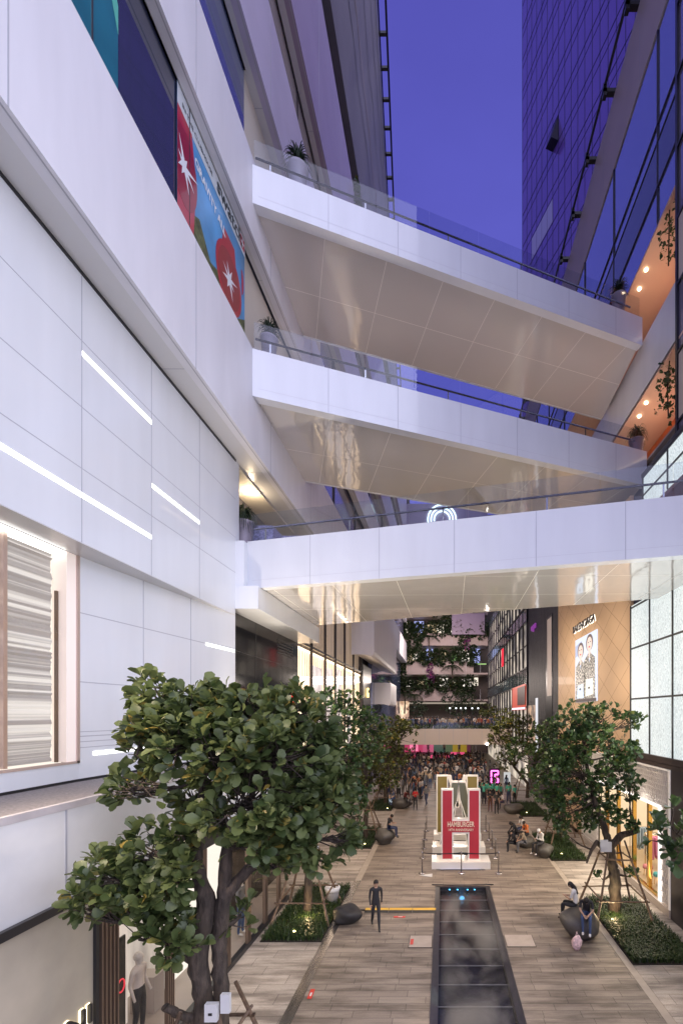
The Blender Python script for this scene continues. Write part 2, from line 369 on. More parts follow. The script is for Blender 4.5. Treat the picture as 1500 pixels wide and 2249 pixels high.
def leafmat(name, dark, light, trans=.25, rough=.42):
    m = bpy.data.materials.new(name); m.use_nodes = True; n = m.node_tree; b = n.nodes['Principled BSDF']
    ge = n.nodes.new('ShaderNodeNewGeometry'); rp = n.nodes.new('ShaderNodeValToRGB'); n.links.new(ge.outputs['Random Per Island'], rp.inputs[0])
    rp.color_ramp.elements[0].color = (*dark,1); rp.color_ramp.elements[1].color = (*light,1)
    rp.color_ramp.elements[1].position = .95
    yl = rp.color_ramp.elements.new(.995); yl.color = (light[0]*2.2, light[1]*1.3, light[2]*.8, 1)
    b.inputs['Roughness'].default_value = rough; n.links.new(rp.outputs[0], b.inputs['Base Color'])
    tr = n.nodes.new('ShaderNodeBsdfTranslucent'); mx = n.nodes.new('ShaderNodeMixShader'); mx.inputs[0].default_value = trans
    n.links.new(rp.outputs[0], tr.inputs[0]); n.links.new(b.outputs[0], mx.inputs[1]); n.links.new(tr.outputs[0], mx.inputs[2])
    n.links.new(mx.outputs[0], n.nodes['Material Output'].inputs[0]); return m
GRASSM = leafmat('grass_blade', (.012,.030,.008), (.045,.085,.022))
o = obj('grass', gg, GRASSM); tag(o, 'low dark grass growing in the tree beds', 'grass'); stuff(o)

# cable cover, cable, hatches, stickers
t = thing('cable_ramp', 'yellow and black cable ramp lying across the left paving', 'cable ramp', (-1.65,17.3,0))
YEL = mat('yellow_rubber',(.60,.36,.03),.45,var=.1)
g = MB()
for k in range(3):
    x0 = -2.95+k*.9; g.add([(x0,17.12,.008),(x0+.88,17.12,.008),(x0+.88,17.52,.008),(x0,17.52,.008),(x0,17.22,.06),(x0+.88,17.22,.06),(x0+.88,17.42,.06),(x0,17.42,.06)],
        [(0,1,5,4),(2,3,7,6),(1,2,6,5),(3,0,4,7)],0); g.quad((x0,17.22,.06),(x0+.88,17.22,.06),(x0+.88,17.42,.06),(x0,17.42,.06),1)
obj('ramp', g, [mat('black_rubber',(.02,.02,.02),.6), YEL], t)
g = MB(); g.tube([(-5.2,17.6,.04),(-4.6,17.3,.03),(-4.2,17.35,.03),(-3.6,17.3,.03),(-2.95,17.3,.03)], .025, 6); tag(obj('cable', g, BLACK, None, True), 'black cable running from the tree bed to the yellow ramp', 'cable')
REDS = mat('red_sticker',(.55,.04,.03),.4); WHS = mat('white_sticker',(.55,.55,.55),.4)
for (a,b,c,d,lab) in ((-1.12,-.35,14.55,15.35,'stone hatch beside the left edge of the channel with a red sticker'),(2.05,3.0,14.6,15.4,'stone hatch beside the right edge of the channel')):
    t = thing('hatch', lab, 'hatch', ((a+b)/2,(c+d)/2,0), 0, 'paving hatches')
    g = MB(); g.box(a,b,c,d,.0,.012); obj('frame', g, mat('hatch_gap',(.05,.04,.035),.6), t)
    g = MB(); g.box(a+.02,b-.02,c+.02,d-.02,.010,.018); obj('lid', g, mat('hatch_stone',(.40,.34,.29),.5,var=.12), t)
    if a < 0:
        g = MB(); g.box(a+.05,a+.15,c+.18,d-.25,.018,.021); obj('sticker', g, REDS, t)
def sticker(x,y,rz,lab,w=.12,l=.42):
    t = thing('floor_sticker', lab, 'sticker', (x,y,.010), rz, 'warning stickers on the floor')
    g = MB(); g.box(-w/2,w/2,-l/2,l/2,.003,.006); obj('red_field', g, REDS, t, local=True)
    g = MB(); g.box(-w/5,w/5,-l/4,l/8,.006,.008); obj('white_field', g, WHS, t, local=True)
sticker(-3.52,12.15,.05,'small red warning sticker beside the steel drain')
sticker(-1.6,16.75,1.57,'small red warning sticker just in front of the yellow cable ramp')
g = MB(); g.add([(-1.1,21.0,.02),(-.5,21.25,.02),(-.5,20.8,.02),(-1.1,21.0,.026),(-.5,21.25,.026),(-.5,20.8,.026)],[(0,2,1),(3,4,5),(0,1,4,3),(1,2,5,4),(2,0,3,5)])
tag(obj('paper_scrap', g, WHS), 'small white paper triangle lying on the paving', 'paper')

# steam over the channel: one soft irregular body of mist
sm = bpy.data.materials.new('steam'); sm.use_nodes = True; n = sm.node_tree; n.nodes.clear()
vo = n.nodes.new('ShaderNodeOutputMaterial'); pv = n.nodes.new('ShaderNodeVolumePrincipled'); n.links.new(pv.outputs[0], vo.inputs['Volume'])
pv.inputs['Color'].default_value = (.9,.86,.82,1); pv.inputs['Anisotropy'].default_value = .2
t_ = n.nodes.new('ShaderNodeTexCoord'); nz = n.nodes.new('ShaderNodeTexNoise'); nz.inputs['Scale'].default_value = .75; nz.inputs['Detail'].default_value = 4; nz.inputs['Distortion'].default_value = .6
n.links.new(t_.outputs['Object'], nz.inputs['Vector'])
mr = n.nodes.new('ShaderNodeMapRange'); mr.inputs[1].default_value = .50; mr.inputs[2].default_value = .70; mr.inputs[3].default_value = 0; mr.inputs[4].default_value = 3.4
n.links.new(nz.outputs['Fac'], mr.inputs[0])
sx = n.nodes.new('ShaderNodeSeparateXYZ'); n.links.new(t_.outputs['Generated'], sx.inputs[0])
# fade at sides
def ping(out, k=4):
    a = n.nodes.new('ShaderNodeMath'); a.operation='SUBTRACT'; a.inputs[0].default_value=1; n.links.new(out,a.inputs[1])
    b_ = n.nodes.new('ShaderNodeMath'); b_.operation='MULTIPLY'; n.links.new(out,b_.inputs[0]); n.links.new(a.outputs[0],b_.inputs[1])
    c_ = n.nodes.new('ShaderNodeMath'); c_.operation='MULTIPLY'; c_.inputs[1].default_value=k; c_.use_clamp=True; n.links.new(b_.outputs[0],c_.inputs[0]); return c_.outputs[0]
px_ = ping(sx.outputs['X'],4); pz_ = n.nodes.new('ShaderNodeMath'); pz_.operation='SUBTRACT'; pz_.inputs[0].default_value=1; n.links.new(sx.outputs['Z'],pz_.inputs[1])
m1 = n.nodes.new('ShaderNodeMath'); m1.operation='MULTIPLY'; n.links.new(px_,m1.inputs[0]); n.links.new(pz_.outputs[0],m1.inputs[1])
m2 = n.nodes.new('ShaderNodeMath'); m2.operation='MULTIPLY'; n.links.new(m1.outputs[0],m2.inputs[0]); n.links.new(mr.outputs[0],m2.inputs[1]); n.links.new(m2.outputs[0], pv.inputs['Density'])
g = MB(); g.box(-.1,1.95,7.5,17.2,-.12,1.0)
o = obj('steam', g, sm); tag(o, 'pale steam drifting over the dark water channel', 'steam'); stuff(o)

# ================================================================ LEFT MALL BUILDING
XB = -6.4
LB = thing('mall_building', 'white mall building with stacked slanting bands along the left', 'building', (-7.3,10,0))
# upper white panel wall (flat), Z 10.97..16.45
g = MB(); g.box(-7.6,-7.3,-8,16.0,10.97,16.6)
# thin joints and frames on the flat wall: ratio lines
def jl(g, x, y0, y1, z, w=.015, mi=1): g.box(x, x+.004, y0, y1, z-w/2, z+w/2, mi)
for rt in (1.034,.85,.68): jl(g, -7.3, -8, 16.0, EYE+rt*7.3)
for yy in (4.75,9.2,11.4,13.65): g.box(-7.3,-7.2965,yy-.010,yy+.010,10.97,16.5,1)
obj('upper_wall', g, [WHITE, JOINT], LB)
# lower wall: recessed window bay then a panel that swings back out to the corner
Z0 = 6.07
g = MB(); wx, wy = -7.97, 9.97
g.prism([(wx,wy),(-7.3,16.0),(-7.6,16.0),(-8.2,wy)], Z0, 10.97)
# sill and head of the window bay
g.box(-8.3,wx,-8,wy,Z0,6.42)
for zz in (9.72,8.2,7.0): 
    d=.004; g.slab((wx,wy),(-7.3,16.0),(.99,-.11),.004,zz-.010,zz+.010,1)
for zz in (6.75,6.88,7.1): g.slab((wx,wy),(-7.3,16.0),(.99,-.11),.005,zz-.008,zz+.008,1)
for fy in (13.65,): 
    fx = wx + (fy-wy)/(16.0-wy)*(-7.3-wx); g.box(fx-.02,fx+.006,fy-.012,fy+.012,Z0,10.97,1)
fy=11.8; fx = wx + (fy-wy)/(16.0-wy)*(-7.3-wx); g.box(fx-.02,fx+.006,fy-.010,fy+.010,Z0,10.97,1)
g.box(-8.3,wx+.004,5.5,5.53,Z0+.01,6.41,1)
obj('lower_wall', g, [WHITE, JOINT], LB)
g = MB(); g.prism([(-7.97,-8),(-7.3,-8),(-7.3,16.0),(-7.97,wy)], 10.95, 10.969); obj('wedge_soffit', g, SOFW, LB)
# lit window with pleated gauze
wn = MB(); wn.box(-8.02,-7.95,-8,9.97,6.42,6.47); wn.box(-8.02,-7.95,9.90,9.975,6.42,10.95); wn.box(-8.3,-7.98,9.66,9.9,6.47,10.95,2); 
win = obj('window', wn, [mat('rose_frame',(.55,.42,.36),.3,metal=.3), LITW, mat('lit_reveal',(.80,.70,.64),.5,emit=(1.,.85,.75),es=.25)], LB)  # window light on the reveal is put into its emission
g = MB()
nn = 46
for (ya, yb) in ((-6,8.40),(8.50,9.55)):
    prev=None
    for i in range(nn*2+1):
        zz = 6.5 + (10.85-6.5)*i/(nn*2); off = .010*math.sin(i*1.9)+.008*math.sin(i*.7+1) + rnd.choice((0,0,0,.02,-.02))
        cur = ((-8.22+off,ya,zz),(-8.22+off+rnd.uniform(-.01,.01),yb,zz))
        if prev: g.quad(prev[0],prev[1],cur[1],cur[0])
        prev=cur
sub('curtain', g, GAUZE, win, True)
g = MB(); g.box(-8.2,-8.12,8.41,8.49,6.47,10.9); g.box(-8.2,-8.15,9.60,9.65,6.47,10.1,1); sub('mullion', g, [mat('champagne',(.6,.45,.38),.3,metal=.4),mat('bronze',(.14,.09,.06),.4)], win)
g = MB(); g.box(-8.35,-8.3,-8,9.9,6.4,10.95); sub('backing', g, LITW, win)
g = MB(); g.quad((-7.99,-8,6.47),(-7.99,9.9,6.47),(-7.99,9.9,10.95),(-7.99,-8,10.95)); sub('pane', g, SHOPGL, win)
g = MB(); g.box(-8.3,-8.0,-8,9.88,10.88,10.945); sub('lamp_strip', g, STRIP, win)
lamp('window_light','AREA',(-8.08,2,10.7),90,(1.,.9,.8),(.08,15),(-8.12,2,6))
# strip lamps set in the joints
for (p0,p1,rt) in ((180,333,1.0),(333,438,.785),(-60,333,.606)):
    ya, yb = 7300/(973-p0), 7300/(973-p1); z = EYE+rt*7.3
    g = MB(); g.box(-7.3,-7.292,ya,yb-.01,z-.05,z+.05); obj('light_strip', g, STRIP, LB)
for (p0,p1,z) in ((433,517,9.70),(222,345,6.60)):
    ya, yb = 7750/(973-p0), 7450/(973-p1)
    def sx_(y): return wx + (y-wy)/(16.0-wy)*(-7.3-wx)
    yb = min(yb,15.95)
    g = MB(); g.slab((sx_(ya),ya),(sx_(yb),yb),(.994,-.11),.010,z-.045,z+.045); obj('light_strip', g, STRIP, LB)
# ledge and street-level white wall
g = MB(); g.box(-8.4,-6.33,-8,18.4,5.90,6.01,0); g.box(-6.33,-6.24,-8,18.4,5.902,6.02,2); g.box(-8.4,-7.99,-8,9.9,6.01,6.07,1); g.prism([(-7.99,9.9),(-7.31,16.0),(-7.7,16.0),(-8.4,9.9)],6.01,6.07,1); obj('ledge', g, [mat('ledge_stone',(.25,.225,.215),.7,var=.25,vscale=20), BLACK, mat('pale_lip',(.52,.48,.47),.5,var=.1)], LB)
g = MB(); g.box(-6.5,-6.25,-8,18.4,4.42,5.90); pass
for yy in (4.2,7.55,10.9,14.3): g.box(-6.25,-6.245,yy-.02,yy+.02,4.42,5.90,1)
g.box(-6.5,-6.17,-8,18.4,4.28,4.42,2)
FROST = mat('frosted_white_panel',(.66,.66,.65),.35,coat=.2,var=.20,vscale=.45)
obj('street_wall', g, [FROST, JOINT, BLACK], LB)
PLAS = mat('plaster_panel',(.40,.35,.27),.6,var=.22,vscale=.6,bump=.05,bscale=6)
g = MB(); g.box(-6.5,-6.27,-8,8.16,0,4.28); g.box(-6.5,-6.22,8.16,8.24,0,4.42,1); obj('plaster_wall', g, [PLAS, BLACK], LB)
# shopfront Y 8.24..18.3
sf = MB(); sf.box(-6.35,-6.2,8.24,18.4,0,.16,0); sf.box(-6.32,-6.22,8.24,18.4,3.95,4.28,0)
for yy in (8.30,8.40,8.50,8.60,8.70): sf.box(-6.30,-6.21,yy,yy+.035,.16,3.95,1)
for yy in (10.3,11.75,13.1,14.5,15.9,17.2):
    for k in range(4): sf.box(-6.30,-6.21,yy+k*.07,yy+k*.07+.03,.16,3.95,1)
shop = obj('shopfront', sf, [BLACK, mat('bronze_slat',(.22,.16,.12),.3,metal=.6)], LB)
g = MB(); g.quad((-6.27,8.24,.16),(-6.27,18.3,.16),(-6.27,18.3,3.95),(-6.27,8.24,3.95)); sub('pane', g, SHOPGL, shop)
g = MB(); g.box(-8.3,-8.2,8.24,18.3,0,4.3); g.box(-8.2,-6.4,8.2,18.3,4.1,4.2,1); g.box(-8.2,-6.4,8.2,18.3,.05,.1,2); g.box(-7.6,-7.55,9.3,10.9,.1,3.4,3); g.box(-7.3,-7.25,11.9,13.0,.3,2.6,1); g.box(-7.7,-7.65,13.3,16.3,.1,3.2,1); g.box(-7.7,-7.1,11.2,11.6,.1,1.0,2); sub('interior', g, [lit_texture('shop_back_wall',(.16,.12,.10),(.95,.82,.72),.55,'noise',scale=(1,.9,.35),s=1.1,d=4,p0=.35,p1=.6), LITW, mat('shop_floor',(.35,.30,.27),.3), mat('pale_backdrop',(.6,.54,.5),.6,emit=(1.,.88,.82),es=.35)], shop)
lamp('shop_light', 'AREA', (-7.2,13.0,4.05), 80, (1.0,.88,.74), (1.2,9), (-7.0,13,0))

# upper bands: white parapet bands separated by glass
def band(x, z0, z1, y0, y1, mt, name, joints, depth=.95, parent=LB, thick=.3):
    g = MB(); g.box(x-thick, x, y0, y1, z0, z1, 0)
    g.box(x-depth, x-thick, y0, y1, z0, z0+.12, 1); g.box(x-.10, x-.07, y0, y1, z0-.004, z0, 2)
    for yy in joints: g.box(x, x+.004, yy-.014, yy+.014, z0, z1, 2); 
    for yy in joints: g.box(x-depth, x-thick, yy-.01, yy+.01, z0-.004, z0, 2)
    return obj(name, g, [mt, SOFW, JOINT], parent)
JY = [1.6,6.7,11.8,16.9,22,27,32,37,42,50,58,66]
g = MB(); g.box(-7.299,-7.28,-8,16.02,16.375,16.448); obj('shadow_gap', g, BLACK, LB)
band(XB,16.45,19.8,-8,80,STUCCO,'parapet',JY)
band(XB,23.6,26.25,-8,80,STUCCO,'parapet',JY,.45)
band(XB,30.0,33.7,-8,80,mat('violet_stucco',(.50,.45,.58),.5,var=.06,vscale=.6),'parapet',JY,.6)
band(XB,37.6,45.1,-8,80,GREYP,'parapet',[q+1.5 for q in JY],.7)
# glazing strips
def glazing(x, z0, z1, y0, y1, step, fr=.05, mt=DGLASS, name='glazing', mull=True):
    g = MB(); g.box(x-.08, x, y0, y1, z0, z1, 0)
    if mull:
        y = y0+step
        while y < y1-.2: g.box(x, x+.05, y-fr/2, y+fr/2, z0, z1, 1); y += step
    g.box(x-.02,x+.06,y0,y1,z1-.10,z1-.02,1)
    return obj(name, g, [mt, DARKFR], LB)
glazing(-6.78,19.5,23.7,-8,15.5,3.35,.03)
glazing(-6.95,26.0,30.1,-8,15.9,4.0,.03,BGLASS)
glazing(-7.05,33.5,37.7,-8,80,5.0,.04,mat('beige_glass',(.30,.26,.27),.15,coat=.4))
glazing(-7.1,44.9,48.3,-8,90,6.0,.04,mat('grey_glass',(.09,.09,.12),.12,coat=.4))
# recessed beige corridor walls beyond the corner
g = MB(); g.box(-7.2,-6.95,15.5,24,19.5,23.62); g.box(-7.2,-7.0,24,80,19.5,23.62,1); g.box(-7.2,-7.0,15.9,26,26.2,30.02,0); g.box(-7.2,-7.02,26,80,26.2,30.02,1)
obj('corridor_wall', g, [BEIGE, mat('violet_glass',(.20,.19,.28),.15,coat=.5)], LB)
g = MB()
for y in (29,36,43,52,61): g.box(-7.0,-6.93,y,y+.2,19.8,23.6); g.box(-7.02,-6.95,y,y+.2,26.2,30.0)
obj('mullion', g, DARKFR, LB)
# top block: a leaning grey face that rises to the roof edge
g = MB()
def roofx(y): return -4.3 + (y-25)*(-4.2/65)
def leanp(y, f): return (XB*(1-f) + roofx(y)*f, y, 48.1 + (60-48.1)*f)
ys = [-8,5,12,18,24,30,36,42,50,60,72,90]
for a, b in zip(ys[:-1], ys[1:]):
    g.quad(leanp(a,0), leanp(b,0), leanp(b,1), leanp(a,1), 0)
    g.quad(leanp(a,1), leanp(b,1), (-20,b,60), (-20,a,60), 0)
for f in (.3,.42,.62,.8,.93):
    a = leanp(-8,f); b = leanp(90,f); w_=.10
    g.quad((a[0]+.01,a[1],a[2]),(b[0]+.01,b[1],b[2]),(b[0]+.014,b[1],b[2]+w_),(a[0]+.014,a[1],a[2]+w_),1 if f!=.42 else 2)
g.quad(leanp(90,0),(-20,90,48),(-20,90,60),leanp(90,1),0)
g.box(-8,XB-.02,-8,90,48.1,48.2,0)
obj('top_storey', g, [mat('dusky_cladding',(.17,.155,.18),.5,var=.12,vscale=.3), mat('dark_joint',(.08,.08,.10),.6), mat('rust_pipe',(.30,.22,.18),.6)], LB)
# building core closing everything behind the skins
g = MB(); g.box(-20,-8.4,-8,90,0,60); g.box(-8.4,-7.25,-8,90,16.6,19.6); g.box(-8.4,-7.25,-8,90,23.7,26.2); g.box(-8.4,-7.25,-8,90,30.1,33.6); g.box(-8.4,-7.25,-8,90,37.7,45)
obj('core', g, mat('core_grey',(.20,.19,.20),.7), LB)
# roof rail
t = thing('roof_rail', 'black metal rail along the roof edge of the left building', 'rail', (-5,40,60))
g = MB(); g.tube([(roofx(-8)+.62,-8,60.3),(roofx(90)+.62,90,60.3)], .09, 6); g.tube([(roofx(-8)+.05,-8,60.3),(roofx(90)+.05,90,60.3)], .06, 6); obj('rail_bar', g, BLACK, t)
y = 20.0
while y < 90:
    g = MB(); g.box(roofx(y)-.1, roofx(y)+.62, y, y+.20, 60.2, 60.4); obj('bracket', g, BLACK, t); y += 1.9
# opening behind the first bridge (Z 12.0 .. 16.4, Y>16)
g = MB(); g.box(-12,-6.5,16.0,23.9,11.2,12.0,0); g.box(-7.6,-7.3,16.0,16.3,11.8,16.45,3)
obj('gallery_floor', g, [WHITE, BEIGE, NAVY, WHITE], LB)
g = MB(); g.box(-8.35,-7.35,16.0,30,16.38,16.45,0); obj('gallery_ceiling', g, BEIGE, LB)
g = MB(); g.box(-8.4,-8.3,16.0,20,12,14.6); obj('gallery_wall', g, NAVY, LB)
for (x,y) in ((-7.9,17.1),(-7.7,17.9)):
    g = MB(); g.lathe([(.06,.0),(.08,-.05),(.075,-.06),(.02,-.062)], (x,y,16.38), 14); obj('downlight', g, WARML, LB, True)
lamp('gallery_light', 'POINT', (-7.7,18.2,16.0), 50, (1.,.78,.5), .1)
# black glossy pier below first bridge
g = MB(); g.box(-8.2,-7.6,16.02,23.7,0,11.98,0)
for zz in (3,4.7,6.4,8.1,9.8): g.box(-7.6,-7.596,16.02,23.7,zz,zz+.02,1)
for yy in (18.5,21): g.box(-7.6,-7.596,yy,yy+.02,0,11.9,1)
for k in range(5): g.box(-7.6,-7.58,20.9,23.0,10.3+k*.14,10.36+k*.14,1)
obj('black_pier', g, [mat('gloss_black_panel',(.008,.007,.008),.10,coat=.15,spec=.3), mat('pier_joint',(.03,.03,.03),.5)], LB)
g = MB(); g.box(-7.6,-7.57,22.9,23.2,8.05,8.7); obj('red_lamp', g, emat('red_sign',(1.,.02,.02),2.5), LB)
# curtain-wall shop Y 23.8 .. 42
cw = MB()
for yy in (23.75,26.5,29.6,32.4,35.5,39,42.5): cw.box(-7.75,-7.6,yy,yy+.10,0,16.2)
for zz in (11.3,7.6,4.0): cw.box(-7.75,-7.63,23.75,43,zz,zz+.14)
cwo = obj('curtain_wall', cw, DARKFR, LB)
g = MB(); g.quad((-7.7,23.8,0),(-7.7,43,0),(-7.7,43,16.2),(-7.7,23.8,16.2)); sub('pane', g, glass_mat('smoked_glass',(.86,.82,.80),.05), cwo)
g = MB(); prev=None
i=0; y=23.8
while y < 43:
    cur=((-7.95+.07*math.sin(i*1.7),y,4.2),(-7.95+.07*math.sin(i*1.7),y,11.2))
    if prev: g.quad(prev[0],cur[0],cur[1],prev[1])
    prev=cur; y+=.07; i+=1
sub('curtain', g, CURTAIN, cwo, True)
g = MB()
for (a,b,z0,z1) in ((27.2,29.3,5.5,10.4),(30.6,32.2,5.0,10.6),(33.5,35.0,4.6,10.8),(37,38.6,4.6,10.8)): g.box(-7.84,-7.80,a,b,z0,z1)
sub('lit_screen', g, lit_texture('screen_white',(.45,.38,.38),(1.,.92,.9),1.0,'noise',s=1.4,d=6,p0=.3,p1=.55), cwo)
g = MB(); prev=None; y=23.8; i=0
while y < 43:
    cur=((-8.0+.06*math.sin(i*1.5),y,11.5),(-8.0+.06*math.sin(i*1.5),y,16.2))
    if prev: g.quad(prev[0],cur[0],cur[1],prev[1])
    prev=cur; y+=.1; i+=1
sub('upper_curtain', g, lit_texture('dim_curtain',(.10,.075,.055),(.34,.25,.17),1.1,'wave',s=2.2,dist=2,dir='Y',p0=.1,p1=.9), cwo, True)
g = MB(); g.box(-7.9,-7.8,23.8,43,11.05,11.15); sub('lamp_strip', g, emat('warm_strip',(1.,.75,.45),5), cwo)
lamp('curtain_light', 'AREA', (-7.4,33,9.5), 900, (1.,.80,.58), (3,14), (0,33,3))
# dark end shop and its gold sign, then white balconies
g = MB(); g.box(-7.8,-7.55,43,48,0,12.2,0); g.box(-7.9,-7.5,48,80,0,16.4,1); obj('end_wall', g, [mat('charcoal',(.03,.03,.035),.3), BGLASS], LB)
def bandc(x, z0, z1, y0, y1):
    g = MB(); r = .7; prof=[(x-1.9,z0+.45),(x-r,z0+.12),(x-.25,z0),(x-.05,z0+.12),(x,z0+.4),(x,z1),(x-.25,z1),(x-.25,z0+.55)]
    n=len(prof); vs=[(p[0],y0,p[1]) for p in prof]+[(p[0],y1,p[1]) for p in prof]
    g.add(vs,[tuple(range(n)),tuple(range(n,2*n))[::-1]]+[(i,i+n,(i+1)%n+n,(i+1)%n) for i in range(n)]); g.box(x-1.9,x-.02,y0-.08,y0,z0+.14,z1); return g
obj('balcony', bandc(-5.75,12.3,16.6,38,56), STUCCO, LB)
obj('balcony', bandc(-5.75,8.4,10.9,50,56), STUCCO, LB)
g = text_mb('G', 1.4, (-7.5,44.6,9.1), (0,1,0),(0,0,1), .05); tag(obj('shop_sign', g, emat('gold_sign',(1.,.72,.25),2.5)), 'glowing gold emblem on the dark wall at the far left', 'sign')
# signs on street level
g = text_mb('NI', .46, (-6.25,7.50,2.06), (0,1,0),(0,0,1), .03, sx=1.25)
t = thing('shop_sign', 'dark metal letters N I backlit on the beige plaster wall', 'sign', (-6.25,7.3,1.9)); obj('letters', g, BLACK, t)
g = text_mb('NI', .46, (-6.262,7.495,2.055), (0,1,0),(0,0,1), .006, sx=1.25, bold=.012); obj('halo', g, emat('warm_halo',(1.,.85,.55),4), t)
g = text_mb('R.', .55, (-6.18,11.35,4.35), (0,1,0),(0,0,1), .03); tag(obj('shop_sign', g, emat('letter_glow',(1.,.9,.78),2.2)), 'glowing letter R above the left shopfront behind the tree', 'sign')

# ================================================================ FOOTBRIDGES
def clipseg(poly, p, d):
    """part of the line p+t*d inside the convex plan polygon"""
    t0, t1 = -1e9, 1e9; n = len(poly)
    a = sum(poly[i][0]*poly[(i+1)%n][1]-poly[(i+1)%n][0]*poly[i][1] for i in range(n)); sg = 1 if a > 0 else -1
    for i in range(n):
        q = poly[i]; r_ = poly[(i+1)%n]; nx, ny = -(r_[1]-q[1])*sg, (r_[0]-q[0])*sg
        num = (p[0]-q[0])*nx + (p[1]-q[1])*ny; den = d[0]*nx + d[1]*ny
        if abs(den) < 1e-9:
            if num < 0: return None
            continue
        t = -num/den
        if den > 0: t0 = max(t0, t)
        else: t1 = min(t1, t)
    if t1 - t0 < .05: return None
    return (p[0]+d[0]*t0, p[1]+d[1]*t0), (p[0]+d[0]*t1, p[1]+d[1]*t1)

def bridge(label, f0, f1, b0, b1, zb, zt, sof_dz, jdir, jstep, jstep2, posts, deck=.1):
    f0, f1, b0, b1 = [Vector(p) for p in (f0,f1,b0,b1)]
    t = thing('footbridge', label, 'footbridge', ((f0.x+f1.x)/2,(f0.y+f1.y)/2,zb), 0, 'white footbridges crossing between the buildings')
    d = (f1-f0).normalized(); nb = Vector((-d.y, d.x)); 
    if nb.dot(b0-f0) < 0: nb = -nb
    db = (b1-b0).normalized(); nf = Vector((-db.y, db.x))
    if nf.dot(f0-b0) < 0: nf = -nf
    g = MB(); g.slab(f0, f1, nb, .35, zb, zt)
    L = (f1-f0).length; s_ = 2.5
    while s_ < L:
        p = f0+d*s_; q = f0+d*(s_+.016); g.slab(p-nb*.003, q-nb*.003, nb, .002, zb+.01, zt-.01, 1); s_ += 2.55
    g.slab(f0+d*.2-nb*.003, f1-d*.2-nb*.003, nb, .002, zb+.28, zb+.292, 2)
    obj('fascia', g, [WHITE, JOINT, mat('faint_joint',(.62,.62,.65),.5)], t)
    g = MB(); g.slab(b0, b1, nf, .12, zb+.09, zt); obj('rear_fascia', g, WHITE, t)
    # glossy soffit set a little above the fascia's lower edge
    ff0, ff1, bb0, bb1 = f0+nb*.36, f1+nb*.36, b0+nf*.125, b1+nf*.125
    poly = [tuple(ff0), tuple(ff1), tuple(bb1), tuple(bb0)]
    g = MB(); g.prism(poly, zb+sof_dz, zb+sof_dz+.15); 
    obj('soffit', g, SOFFIT, t)
    g = MB(); z = zb+sof_dz
    jd = Vector(jdir).normalized(); jn = Vector((-jd.y, jd.x)); w_=.008
    g.slab(ff0-nb*.005, ff1-nb*.005, nb, .03, z-.006, z-.001, 1)
    for k in range(-16, 17):
        for (dd, nn, st) in ((jd, jn, jstep), (jn, jd, jstep2)):
            c = (ff0+bb1)/2 + nn*(k*st)
            s2 = clipseg(poly, tuple(c), tuple(dd))
            if s2:
                p, q = Vector(s2[0]), Vector(s2[1]); o_ = nn*w_
                g.add([(p.x-o_.x,p.y-o_.y,z-.003),(q.x-o_.x,q.y-o_.y,z-.003),(q.x+o_.x,q.y+o_.y,z-.003),(p.x+o_.x,p.y+o_.y,z-.003)],[(0,3,2,1)],0)
    obj('soffit_joints', g, [JLIGHT, BLACK], t)
    g = MB(); g.prism(poly, zt-deck-.25, zt-deck); obj('deck', g, mat('deck_stone',(.30,.28,.27),.6), t)
    for (a, b, nn, nm) in ((f0, f1, nb, 'front'), (b0, b1, nf, 'rear')):
        dd = (b-a).normalized(); L = (b-a).length
        g = MB(); k = 0; st = L/max(1, round(L/2.0)); s_ = .06
        while s_ < L-.1:
            e_ = min(s_+st-.02, L-.04); g.slab(a+dd*s_+nn*.14, a+dd*e_+nn*.14, nn, .02, zt-.02, zt+1.02); s_ += st
        obj('balustrade', g, GLASS, t)
        g = MB(); g.tube([(*(a+dd*.1+nn*.24),zt+.52),(*(b-dd*.5+nn*.24),zt+.52)], .035, 8)
        obj('handrail', g, RAIL, t, True)
        s_ = .55
        while s_ < L-.3:
            p = a+dd*s_+nn*.24; q = p+dd*.05
            g = MB(); g.slab(p, q, nn, .02, zt-.1, zt+.50); obj('post', g, STEEL, t); s_ += posts
    return t
D = Vector((2.65,1))
bridge('lowest white footbridge with long vertical-sided white fascia above the street', (-7.02,16.33),(8.45,12.44),(-7.6,23.75),(8.5,17.9),11.98,13.68,.03,(1,-.02),2.3,2.3,3.3)
bridge('middle white footbridge sloping across the view just above the lowest one', (-6.42,15.3),(9.55,21.33),(-6.42,21.2),(9.55,27.1),18.2,19.8,.10,(-.35,1),2.3,3.6,3.3)
bridge('topmost white footbridge crossing in front of the open sky', (-6.42,15.3),(9.3,21.24),(-6.42,20.9),(9.3,26.8),24.7,26.0,.10,(-.35,1),2.3,3.6,3.3)
# short white return between the lowest bridge and the left wall
g = MB(); g.box(-7.32,-7.0,16.02,16.5,11.98,13.6); g.quad((-7.6,16.1,11.97),(-7.6,23.7,11.97),(-7.3,23.7,11.97),(-7.3,16.1,11.97)); obj('bridge_return', g, WHITE, LB)

